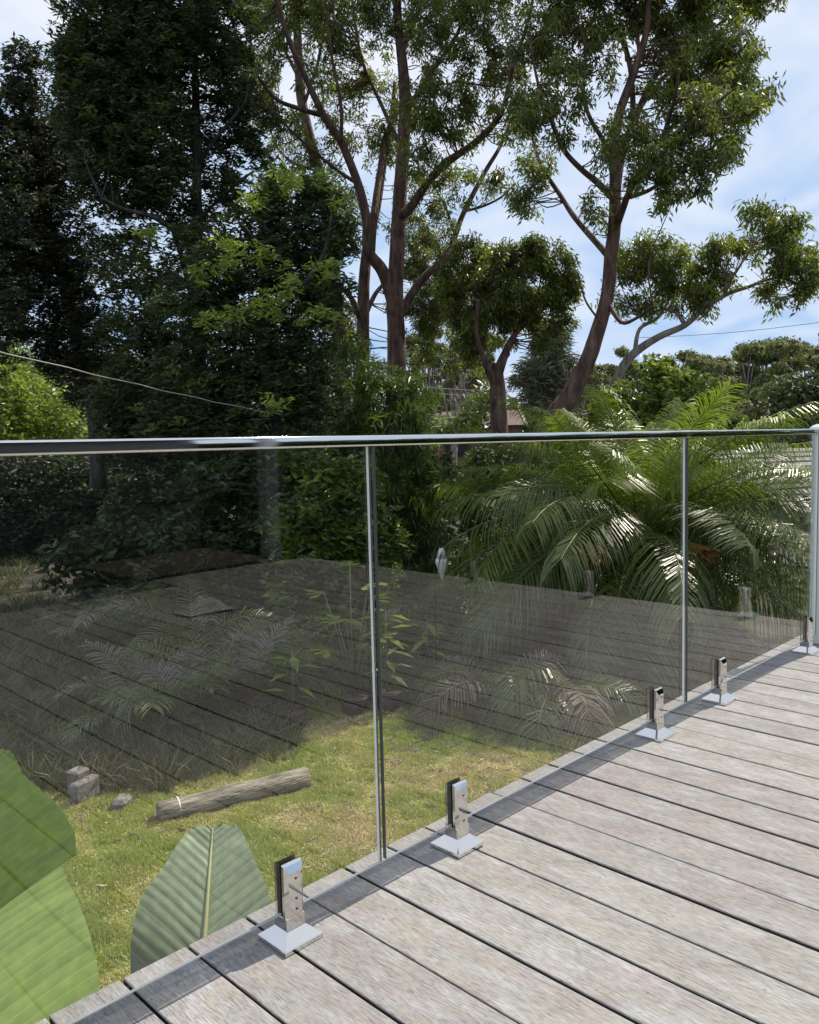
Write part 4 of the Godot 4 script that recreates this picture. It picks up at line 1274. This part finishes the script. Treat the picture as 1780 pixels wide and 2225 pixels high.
func far_gum(px: float, top: float, d: float, wide: float, s: int, mats: Array, label: String, group: String, pale := true) -> void:
	var g := RandomNumberGenerator.new()
	g.seed = s
	var foot := foot_at(px, d)
	var root := thing("distant_gum", label, "tree", foot, group)
	var apex := at(px, top, d)
	var hgt := apex.y - foot.y
	var st := fresh(true)
	var rows := []
	var lean := g.randfn(0, 0.05)
	for i in 6:
		var t := i / 5.0
		rows.append([Vector3(lean * hgt * t + g.randfn(0, 0.1), hgt * 0.86 * t, g.randfn(0, 0.1)), lerpf(0.22, 0.05, t)])
	var cv := smoothed(rows, 4)
	add_tube(st, cv[0], cv[1], 8, true, 0.1)
	var m: Material = M.bark_pale if pale else M.bark_gum
	put("trunk", done(st), m, root)
	var half := wide * d / FOCAL
	var bl := []
	st = fresh(true)
	for k in 24:
		var a := g.randf() * TAU
		var rad := sqrt(g.randf()) * half
		var y := hgt * (0.97 - 0.42 * pow(rad / half, 1.6) * g.randf_range(0.4, 1.2) - g.randf() * 0.14)
		if k > 20:
			y = hgt * g.randf_range(0.5, 0.68)
		var p := Vector3(cos(a) * rad + lean * hgt, y, sin(a) * rad)
		bl.append([p, Vector3(half * g.randf_range(0.16, 0.30), half * g.randf_range(0.10, 0.18), half * 0.25), 80])
		var from: Vector3 = cv[0][g.randi_range(8, 16)]
		var mid := (from + p) * 0.5 + Vector3(0, -0.05 * hgt, 0)
		var lv := smoothed([[from, 0.09], [mid, 0.06], [p, 0.025]], 4)
		add_tube(st, lv[0], lv[1], 5, false)
	put("limbs", done(st), m, root)
	foliage(root, bl, [M.far_spray, M.far_spray_b], mats, [0.3, 0.36, 0.34], s, half * 0.10, -0.1, 1.2, 0.5)


func build_far_trees() -> void:
	M.far_spray = spray(2, 20, 1.0, 0.42, 0.9, 81)
	M.far_spray_b = spray(1, 18, 1.0, 0.34, 0.9, 82)
	var mats := [M.far_a, M.far_b, M.far_c]
	var right := [[1520, 740, 52, 70, "first"], [1600, 735, 58, 70, "second"], [1665, 700, 62, 80, "third"], [1740, 705, 55, 80, "fourth"], [1800, 720, 60, 80, "fifth"], [1400, 735, 64, 60, ""], [1450, 745, 70, 70, ""], [1570, 780, 44, 50, ""], [1690, 790, 46, 60, ""]]
	var words := ["distant flat-topped gum right of the leaning trunk, lowest of its row", "distant flat-topped gum, second in the row over the bright shrub", "tallest distant umbrella-shaped gum at the right", "distant umbrella gum near the right edge of the picture", "distant gum half out of the picture at the right edge", "distant gum peeping out just right of the leaning trunk", "distant gum below the pale limb", "nearer pale-trunked gum under the flat-topped row", "nearer gum with pale trunk above the dark round bush"]
	for k in right.size():
		var r = right[k]
		far_gum(r[0], r[1], r[2], r[3], 810 + k, mats, words[k], "distant gums along the right skyline")
	var mid := [[930, 690, 40, 60], [985, 720, 36, 50], [1040, 680, 46, 70], [905, 790, 34, 40], [1240, 760, 44, 60], [1000, 800, 50, 60], [1290, 770, 60, 60]]
	var ways := ["grey-leaved distant gum just right of the central trunk", "distant gum with pale thin trunk above the brick house", "tall distant gum behind the small round-crowned gum", "distant low gum beside the bamboo-like clump", "distant gum left of the leaning trunk", "dense distant gum behind the brick house roof", "distant gum behind the leaning trunk"]
	for k in mid.size():
		var r = mid[k]
		far_gum(r[0], r[1], r[2], r[3], 840 + k, mats, ways[k], "distant gums beyond the small gum")
	var left := [[60, 760, 45, 110], [250, 740, 50, 110], [420, 760, 50, 110], [600, 740, 48, 110], [740, 730, 46, 90]]
	var lows := ["distant gum behind the far left evergreen", "distant gum behind the tallest evergreen", "distant gum seen in chinks of the bushy evergreen", "distant gum behind the bright-tipped evergreen", "distant gum left of the slender gum trunk"]
	for k in left.size():
		var r = left[k]
		far_gum(r[0], r[1], r[2], r[3], 860 + k, mats, lows[k], "distant gums behind the evergreens")
	# casuarina
	var t := tree("casuarina_tree", "feathery grey-green casuarina behind the small gum, left of the leaning trunk", "tree", "",
		[[1195, 1000, 20], [1194, 900, 17], [1196, 800, 12], [1198, 700, 4]],
		[[[0.0, 0.5], [[1195, 860, 7], [1160, 820, 5], [1130, 800, 3]]], [[0.0, 0.5], [[1196, 840, 7], [1230, 800, 5], [1250, 780, 3]]]], 28.0, M.bark_grey)
	crown(t, [[1198, 745, 40, 40], [1180, 790, 60, 40], [1215, 800, 55, 40], [1160, 840, 60, 35], [1220, 850, 60, 35], [1190, 880, 70, 30, 0, 0.7]], 28.0, 190.0, [spray(3, 26, 0.26, 0.03, 0.2, 91)], [M.casuarina_a, M.casuarina_b], [0.55, 0.45], 507, 2.0, M.bark_grey, 1.0, -0.15, 1.0)
	# a far wood that closes the horizon, beyond all trees one can tell apart
	var list := []
	var g := RandomNumberGenerator.new()
	g.seed = 66
	for i in 5200:
		var d := g.randf_range(75.0, 120.0)
		var px := g.randf_range(-500.0, 2300.0)
		var p := at(px, 960, d)
		p.y = g.randf_range(-2.0, 4.5 + 2.0 * lumps.get_noise_2d(px * 0.7, d))
		list.append(Transform3D(Basis(Vector3.UP, g.randf() * TAU).scaled(Vector3.ONE * g.randf_range(0.9, 1.7)), p))
	var wood := spread("far_wood", list, M.far_spray, M.far_a)
	tag(wood, "far wood closing the horizon behind the houses", "wood")


func build_far_houses() -> void:
	var brick := plain(Color(0.17, 0.09, 0.06), 0.85)
	var tiles := plain(Color(0.105, 0.07, 0.058), 0.8)
	# small brick house seen between the trunks
	var c := at(980, 935, 42.0)
	var h := thing("brick_house", "far brick house with brown gabled roof, glimpsed between gum trunks", "house", Vector3(c.x, ground_height(c.x, c.z), c.z))
	h.rotation.y = -0.78
	var top := 1.05 - (928.0 - 962.0) / FOCAL * 42.0 - h.position.y
	var ridge := top + 0.75
	put("wall", box(Vector3(-2.2, -0.3, -2.0), Vector3(3.2, top, 2.0)), brick, h)
	var st := fresh()
	var e := [Vector3(-2.5, top - 0.05, 2.4), Vector3(3.5, top - 0.05, 2.4), Vector3(3.5, ridge, 0), Vector3(-2.5, ridge, 0), Vector3(-2.5, top - 0.05, -2.4), Vector3(3.5, top - 0.05, -2.4)]
	quad(st, e[0], e[3], e[2], e[1])
	quad(st, e[5], e[2], e[3], e[4])
	put("roof", done(st), tiles, h)
	st = fresh()
	tri(st, Vector3(-2.2, top, 2.0), Vector3(-2.2, top, -2.0), Vector3(-2.2, ridge - 0.1, 0))
	tri(st, Vector3(3.2, top, -2.0), Vector3(3.2, top, 2.0), Vector3(3.2, ridge - 0.1, 0))
	put("gable", done(st), brick, h)
	st = fresh()
	for x in [-2.51, 3.51]:
		for s in [-1.0, 1.0]:
			st = fresh()
			add_tube(st, [Vector3(x, top - 0.06, 2.42 * s), Vector3(x, ridge + 0.02, 0)], [0.09, 0.09], 4)
			put("barge_board", done(st), plain(Color(0.28, 0.24, 0.2), 0.6), h)
	put("window", box(Vector3(-0.4, top - 1.5, 2.003), Vector3(0.8, top - 0.5, 2.03)), M.pot, h)
	put("chimney", box(Vector3(2.3, ridge - 0.5, -0.9), Vector3(2.9, ridge + 0.35, -0.4)), M.concrete, h)
	# neighbour below at the right
	c = at(1850, 1100, 24.0)
	var gy := ground_height(c.x, c.z)
	var n := thing("tiled_house", "low neighbouring house with grey tiled roof, between the palm and the white post", "house", Vector3(c.x, gy, c.z))
	n.rotation.y = -0.55
	var eave := -0.62 - gy
	var rt := 0.15 - gy
	put("wall", box(Vector3(-4.0, -0.4, -3.0), Vector3(6.0, eave, 3.0)), plain(Color(0.30, 0.30, 0.27), 0.8), n)
	var grey := plain(Color(0.26, 0.25, 0.25), 0.75)
	for side in [1.0, -1.0]:
		for k in 12:
			var t0 := k / 12.0
			var t1 := (k + 1) / 12.0
			var z0: float = lerpf(3.6, 0.0, t0) * side
			var z1: float = lerpf(3.6, 0.0, t1) * side
			st = fresh()
			var a := Vector3(-4.5, lerpf(eave, rt + 0.5, t0) + 0.07, z0)
			var b := Vector3(-4.5, lerpf(eave, rt + 0.5, t1) + 0.03, z1)
			var f := [a, b, b + Vector3(11, 0, 0), a + Vector3(11, 0, 0)]
			var lip := [a - Vector3(0, 0.09, 0), a, a + Vector3(11, 0, 0), a + Vector3(11, -0.09, 0)]
			if side < 0.0:
				f.reverse()
				lip.reverse()
			quad(st, f[0], f[1], f[2], f[3])
			quad(st, lip[0], lip[1], lip[2], lip[3])
			put("tile_course", done(st), grey, n)
	put("fascia", box(Vector3(-4.5, eave - 0.22, 3.55), Vector3(6.5, eave - 0.03, 3.60)), M.pot, n)
	put("garage_opening", box(Vector3(-3.2, -0.3, 3.003), Vector3(1.6, eave - 0.35, 3.03)), M.pot, n)
	c = at(1770, 1000, 40.0)
	var w := thing("white_roofed_house", "far house with pale metal roof, glimpsed through the top of the right glass", "house", Vector3(c.x, ground_height(c.x, c.z), c.z))
	w.rotation.y = -0.78
	var wy := 1.05 - (1010.0 - 941.0) / FOCAL * 40.0 - w.position.y
	put("wall", box(Vector3(-5.0, -0.4, -2.0), Vector3(6.0, wy, 2.0)), M.concrete, w)
	put("roof", box(Vector3(-5.4, wy, -2.4), Vector3(6.4, wy + 0.5, 2.4), 0.05), plain(Color(0.62, 0.66, 0.67), 0.5), w)
	# driveway
	st = fresh()
	for i in 10:
		var t0 := i / 10.0
		var t1 := (i + 1) / 10.0
		var p0 := at(1690, 1100, lerpf(15.0, 24.0, t0))
		var p1 := at(1690, 1100, lerpf(15.0, 24.0, t1))
		var q0 := at(1900, 1100, lerpf(15.0, 24.0, t0))
		var q1 := at(1900, 1100, lerpf(15.0, 24.0, t1))
		var v := []
		for p in [p0, p1, q1, q0]:
			v.append(Vector3(p.x, ground_height(p.x, p.z) + 0.05, p.z))
		quad(st, v[0], v[1], v[2], v[3])
	structure("driveway", done(st), M.concrete)


func build_garden_things() -> void:
	# overhead service cable
	var st := fresh(true)
	var pts := []
	var rr := []
	var a := at(-140, 730, 6.2)
	var b := at(960, 926, 17.0)
	for i in 41:
		var t := i / 40.0
		var p := a.lerp(b, t) - Vector3(0, 0.22 * sin(PI * t), 0)
		pts.append(p + Vector3(0, 0.006 * sin(i * 2.1), 0))
		rr.append(0.0058)
	add_tube(st, pts, rr, 6)
	var cable := put("overhead_cable", done(st), plain(Color(0.30, 0.285, 0.26), 0.6))
	tag(cable, "twisted grey overhead cable sagging in front of the dark trees", "cable")
	for k in 3:
		st = fresh(true)
		var y: float = [842, 855, 712][k]
		var x0: float = [900, 920, 1380][k]
		var x1: float = [1260, 1260, 1840][k]
		var p0 := at(x0, y - (3 if k < 2 else -22), 32.0)
		var p1 := at(x1, y + (6 if k < 2 else -20), 32.0)
		var wp := []
		var wr := []
		for i in 17:
			var t := i / 16.0
			wp.append(p0.lerp(p1, t) - Vector3(0, 0.12 * sin(PI * t), 0))
			wr.append(0.011)
		add_tube(st, wp, wr, 5)
		var wire := put("power_line", done(st), plain(Color(0.30, 0.30, 0.30), 0.7))
		tag(wire, ["upper of two thin wires crossing the distant trees", "lower of two thin wires crossing the distant trees", "thin wire against the blue sky at the right"][k], "wire", "power lines")
	# log
	var l0 := on_ground(345, 1786)
	var l1 := on_ground(668, 1704)
	l0.y = ground_height(l0.x, l0.z)
	l1.y = ground_height(l1.x, l1.z)
	var axis := (l1 - l0).normalized()
	var length := (l1 - l0).length()
	var log_ := thing("timber_log", "weathered round timber log with a white band lying on the lawn", "log", l0)
	log_.rotation.y = atan2(-axis.z, axis.x)
	st = fresh(true)
	var lp := []
	var lr := []
	for i in 11:
		lp.append(Vector3(length * i / 10.0, 0.05, 0.006 * sin(i)))
		lr.append(0.071 + 0.003 * sin(i * 1.7))
	add_tube(st, lp, lr, 20, true, 0.04)
	put("log_body", done(st), M.log, log_)
	st = fresh(true)
	for s in 20:
		var q := []
		for c in [[0.115, s], [0.123, s], [0.123, s + 1], [0.115, s + 1]]:
			var ang: float = TAU * c[1] / 20.0
			q.append(Vector3(c[0], 0.05 + cos(ang) * 0.0775, sin(ang) * 0.0775))
		quad(st, q[0], q[1], q[2], q[3])
	put("band", done(st), plain(Color(0.62, 0.62, 0.62), 0.5), log_)
	# concrete block, broken kerb
	var c0 := on_ground(190, 1742)
	c0.y = ground_height(c0.x, c0.z)
	var blk := thing("concrete_block", "rough grey L-shaped concrete block half buried in weeds, left of the log", "concrete block", c0)
	blk.rotation.y = 0.35
	put("slab", box(Vector3(-0.10, -0.03, -0.05), Vector3(0.10, 0.15, 0.02), 0.012), M.concrete, blk)
	put("step", box(Vector3(-0.02, -0.03, -0.16), Vector3(0.09, 0.19, -0.055), 0.012), M.concrete, blk)
	c0 = on_ground(265, 1752)
	c0.y = ground_height(c0.x, c0.z)
	var stone := put("garden_stone", box(Vector3(-0.07, -0.03, -0.05), Vector3(0.07, 0.07, 0.05), 0.02), M.concrete)
	stone.position = c0
	stone.rotation.y = 0.7
	tag(stone, "small grey stone between the concrete block and the log", "stone")
	# pots
	var potted := [[842, 1546, 0.14, 0.16, 0], [770, 1556, 0.13, 0.15, 1], [640, 1590, 0.11, 0.14, 2], [560, 1570, 0.15, 0.17, 3], [405, 1610, 0.14, 0.17, 3], [930, 1490, 0.11, 0.14, 2]]
	var tells := ["black plastic pot with a small leafy shrub, right of the first glass joint", "black plastic pot with a light green fishtail palm at the first glass joint", "black plastic pot with a yellow-green seedling beside the lawn", "wide black plastic pot with a young palm in the shade", "black plastic pot with young palm above the log", "black plastic pot with seedling under the palm fronds"]
	var g := RandomNumberGenerator.new()
	g.seed = 31
	for k in potted.size():
		var q = potted[k]
		var p := on_ground(q[0], q[1])
		p.y = ground_height(p.x, p.z)
		var pot := thing("plant_pot", tells[k], "plant pot", p, "black plastic pots of seedlings on the grass edge")
		st = fresh(true)
		var r: float = q[2]
		var hh: float = q[3]
		add_tube(st, [Vector3.ZERO, Vector3(0, hh * 0.93, 0)], [r * 0.74, r * 0.95], 18)
		put("pot_body", done(st), M.pot, pot)
		st = fresh(true)
		add_tube(st, [Vector3(0, hh * 0.9, 0), Vector3(0, hh, 0)], [r * 1.03, r * 1.03], 18, false)
		put("rim", done(st), M.pot, pot)
		st = fresh(true)
		add_tube(st, [Vector3(0, hh * 0.931, 0), Vector3(0, hh * 0.95, 0)], [r * 0.93, r * 0.93], 14)
		put("soil", done(st), M.bark_palm, pot)
		var root := Vector3(0, hh * 0.94, 0)
		if q[4] == 3:
			for i in 7:
				var yaw := i * 2.4
				add_frond(pot, "frond", root, yaw, frond(g.randf_range(0.6, 0.85), 1.2 + g.randfn(0, 0.15), 1.2, 24, 0.16, 0.014, 900 + k * 10 + i), M.frond_grey if i % 3 == 0 else M.frond, M.rib)
		elif q[4] == 1:
			for i in 9:
				var yaw := i * 2.4 + 0.5
				var hgt := 0.35 + 0.09 * i
				st = fresh(true)
				var tip := root + Vector3(cos(yaw) * 0.22, hgt, -sin(yaw) * 0.22)
				add_tube(st, [root, root.lerp(tip, 0.5) + Vector3(0, 0.08, 0), tip], [0.008, 0.006, 0.004], 5)
				put("stalk", done(st), M.rib, pot)
				st = fresh()
				for j in 5:
					var dd := Vector3(cos(yaw + (j - 2) * 0.5), 0.15 - absf(j - 2) * 0.15, -sin(yaw + (j - 2) * 0.5)).normalized()
					var sd := dd.cross(Vector3.UP).normalized()
					quad(st, tip, tip + dd * 0.13 - sd * 0.035, tip + dd * 0.17, tip + dd * 0.13 + sd * 0.035)
				put("leaf", done(st), M.lime_b if i % 2 else M.shrub_c, pot)
		else:
			for i in (26 if q[4] == 0 else 8):
				var yaw := i * 2.4
				var up: float = 0.12 + (0.62 if q[4] == 0 else 0.4) * i / (26.0 if q[4] == 0 else 8.0)
				st = fresh()
				var p1 := root + Vector3(cos(yaw) * 0.04, up, -sin(yaw) * 0.04)
				var dd := Vector3(cos(yaw), g.randf_range(-0.2, 0.5), -sin(yaw)).normalized()
				leaf(st, p1, dd, dd.cross(Vector3(0.1, 1, 0)).normalized(), 0.22, 0.075, 0.3)
				put("leaf", done(st), M.shrub_c if q[4] == 2 or i > 14 else M.shrub_b, pot)
			st = fresh(true)
			add_tube(st, [root, root + Vector3(0.01, 0.75 if q[4] == 0 else 0.5, 0)], [0.009, 0.004], 5)
			put("stalk", done(st), M.rib, pot)
	# young palms in the shade behind
	var young := [[330, 1600, 0.9], [470, 1560, 1.1], [620, 1520, 1.0], [250, 1420, 1.0], [420, 1420, 1.2], [1000, 1420, 1.1], [1085, 1545, 1.1], [1215, 1560, 1.05], [880, 1440, 0.8]]
	var told := ["young feather palm growing in the weeds above the log", "young palm with a long grey arching frond in the shaded garden", "young palm beside the pots in the shade", "young palm at the shaded left, behind the weeds", "young palm in the deep shade behind the left glass", "young palm in front of the big palm, left side", "young palm with drooping brown tips over the lawn edge", "young palm drooping at the right lawn edge beside the deck", "young palm near the black pots, behind the joint"]
	for k in young.size():
		var q = young[k]
		var p := on_ground(q[0], q[1])
		p.y = ground_height(p.x, p.z)
		var pal := thing("young_palm", told[k], "palm", p, "young palms in the shaded garden")
		for i in (11 if k == 6 or k == 7 else 9):
			var sc: float = q[2] * g.randf_range(0.85, 1.15)
			var mm: Material = M.frond_grey if (i + k) % 6 == 0 else (M.frond_dead if (k == 6 or k == 7) and i % 2 == 0 else M.frond)
			add_frond(pal, "frond", Vector3(0, 0.02, 0), i * 2.4 + k, frond(sc, 1.25 + g.randfn(0, 0.15), (2.75 if k == 6 or k == 7 else 1.6) + g.randfn(0, 0.25), 44 if k == 6 or k == 7 else 30, 0.24 if k == 6 or k == 7 else 0.2, 0.013, 1000 + k * 20 + i, 1.1 if k == 6 or k == 7 else 0.5), mm, M.rib, g.randfn(0, 0.2))
	# white cone feeder on a hook
	var fp := at(960, 1222, 7.4)
	var feeder := thing("hanging_cone", "white cone hanging from a dark hook in front of the palm", "garden ornament", fp)
	st = fresh(true)
	add_tube(st, [Vector3(0, 0.035, 0), Vector3(0, 0.0, 0), Vector3(0, -0.17, 0)], [0.052, 0.058, 0.004], 16)
	put("cone", done(st), plain(Color(0.75, 0.76, 0.78), 0.4), feeder)
	st = fresh(true)
	add_tube(st, [Vector3(0, 0.035, 0), Vector3(0, 0.13, 0)], [0.05, 0.02], 16)
	put("lid", done(st), plain(Color(0.6, 0.62, 0.63), 0.4), feeder)
	st = fresh(true)
	var hook := []
	var hr := []
	for i in 12:
		var ang := -0.6 + i * 0.33
		hook.append(Vector3(0.05 * cos(ang), 0.19 + 0.06 * sin(ang), 0))
		hr.append(0.006)
	hook.append(Vector3(-0.10, 0.1, 0))
	hr.append(0.006)
	hook.append(Vector3(-0.10, GARDEN - fp.y, 0))
	hr.append(0.006)
	add_tube(st, hook, hr, 6)
	put("hook", done(st), M.pot, feeder)
	# thing lying on the deck, seen mirrored
	var cloth := thing("crumpled_cloth", "small pale crumpled cloth lying on the deck, mirrored in the left glass", "cloth", Vector3(2.75, 0.0, 3.35))
	st = fresh(true)
	for i in 10:
		for j in 10:
			var q := []
			for c in [[i, j], [i + 1, j], [i + 1, j + 1], [i, j + 1]]:
				var u: float = c[0] / 10.0 - 0.5
				var v: float = c[1] / 10.0 - 0.5
				q.append(Vector3(u * 0.34, 0.012 + maxf(0.0, 0.10 - 0.5 * (u * u + v * v)) * (0.7 + 1.1 * lumps.get_noise_2d(u * 160.0, v * 160.0)), v * 0.2))
			quad(st, q[0], q[3], q[2], q[1])
	put("cloth", done(st), plain(Color(0.5, 0.52, 0.52), 0.9), cloth)


func build_grass() -> void:
	var g := RandomNumberGenerator.new()
	g.seed = 17
	var tufts := []
	for k in 3:
		var st := fresh()
		for i in 9:
			var az := g.randf() * TAU
			var lean := g.randf_range(0.25, 1.0)
			var d := Vector3(cos(az) * lean, 1.0, sin(az) * lean).normalized()
			var b := Vector3(g.randfn(0, 0.018), 0.0, g.randfn(0, 0.018))
			var s := d.cross(Vector3(sin(az * 3.0), 0.2, cos(az * 2.0))).normalized() * 0.0030
			var l := g.randf_range(0.016, 0.04)
			quad(st, b - s, b + d * l * 0.6 - s * 0.8, b + d * l * 0.6 + s * 0.8, b + s)
			tri(st, b + d * l * 0.6 - s * 0.8, b + d * l - Vector3(0, l * 0.2, 0) + Vector3(d.x, 0, d.z) * l * 0.2, b + d * l * 0.6 + s * 0.8)
		tufts.append(done(st))
	var patch := FastNoiseLite.new()
	patch.seed = 12
	patch.frequency = 0.9
	var lists := [[], [], []]
	for i in 120000:
		var px := g.randf_range(-150.0, 1420.0)
		var dd := 2.6 + 4.9 * pow(g.randf(), 0.75)
		var p := at(px, 1000, dd)
		if p.z > -0.03:
			continue
		p.y = ground_height(p.x, p.z)
		var n := patch.get_noise_2d(p.x, p.z) + g.randfn(0, 0.22)
		var k := 2 if n > 0.22 else (1 if n > -0.12 else 0)
		lists[k].append(Transform3D(Basis(Vector3.UP, g.randf() * TAU).scaled(Vector3(1, g.randf_range(0.6, 1.2) * (1.0 + 0.9 * clampf(patch.get_noise_2d(p.x * 5.0, p.z * 5.0) * 2.0, -0.5, 1.0)), 1)), p))
	var names := ["green blades of the mown lawn", "yellow-green blades of the mown lawn", "dry straw blades in the mown lawn"]
	for k in 3:
		var o := spread("lawn_grass", lists[k], tufts[k], [M.grass_a, M.grass_b, M.grass_c][k])
		tag(o, names[k], "grass")
	# long grass and weeds at the shaded edge
	var longs := []
	var st := fresh()
	for i in 16:
		var az := g.randf() * TAU
		var lean := g.randf_range(0.15, 0.8)
		var d := Vector3(cos(az) * lean, 1.0, sin(az) * lean).normalized()
		var s := d.cross(Vector3(sin(az * 3.0), 0.2, cos(az * 2.0))).normalized() * 0.004
		var l := g.randf_range(0.14, 0.34)
		var b := Vector3(g.randfn(0, 0.03), 0, g.randfn(0, 0.03))
		quad(st, b - s, b + d * l * 0.55 - s, b + d * l * 0.55 + s, b + s)
		tri(st, b + d * l * 0.55 - s, b + d * l + Vector3(d.x, -0.5, d.z) * l * 0.3, b + d * l * 0.55 + s)
	var long_tuft := done(st)
	var la := []
	var lb := []
	for i in 4200:
		var px := g.randf_range(-200.0, 1500.0)
		var py := g.randf_range(1225.0, 1730.0)
		var edge := 1770.0 - maxf(0.0, px - 200.0) * 0.30 + 26.0 * lumps.get_noise_1d(px * 0.8)
		if px > 640.0:
			edge = 1545.0 + 20.0 * lumps.get_noise_1d(px)
		if px > 330 and px < 700 and py > 1752 - (px - 330) * 0.25:
			continue
		if py > edge:
			continue
		var p := on_ground(px, py)
		p.y = ground_height(p.x, p.z)
		var x := Transform3D(Basis(Vector3.UP, g.randf() * TAU).scaled(Vector3.ONE * g.randf_range(0.5, 1.1)), p)
		if g.randf() < 0.6:
			la.append(x)
		else:
			lb.append(x)
	tag(spread("long_grass", la, long_tuft, M.weed_a), "long green grass and weeds at the shaded lawn edge", "grass")
	tag(spread("long_grass", lb, long_tuft, M.weed_b), "long dry grass stalks at the shaded lawn edge", "grass")
	# fallen leaves
	st = fresh()
	leaf(st, Vector3.ZERO, Vector3.RIGHT, Vector3.BACK, 0.07, 0.018, -0.1)
	var fl := done(st)
	var fa := []
	var fb := []
	for i in 2600:
		var px := g.randf_range(-150.0, 1400.0)
		var dd := 2.7 + 6.0 * g.randf()
		var p := at(px, 1000, dd)
		if p.z > -0.05:
			continue
		p.y = ground_height(p.x, p.z) + g.randf_range(0.012, 0.035)
		var x := Transform3D((Basis(Vector3.UP, g.randf() * TAU) * Basis(Vector3.RIGHT, g.randfn(0, 0.35))).scaled(Vector3.ONE * g.randf_range(0.5, 1.2)), p)
		if i % 15 == 0:
			fa.append(x)
		elif dd > 4.8:
			fb.append(x)
	tag(spread("fallen_leaves", fa, fl, M.litter), "pale dry leaves scattered on the lawn", "leaves")
	tag(spread("fallen_leaves", fb, fl, M.litter_brown), "brown leaf litter under the trees", "leaves")
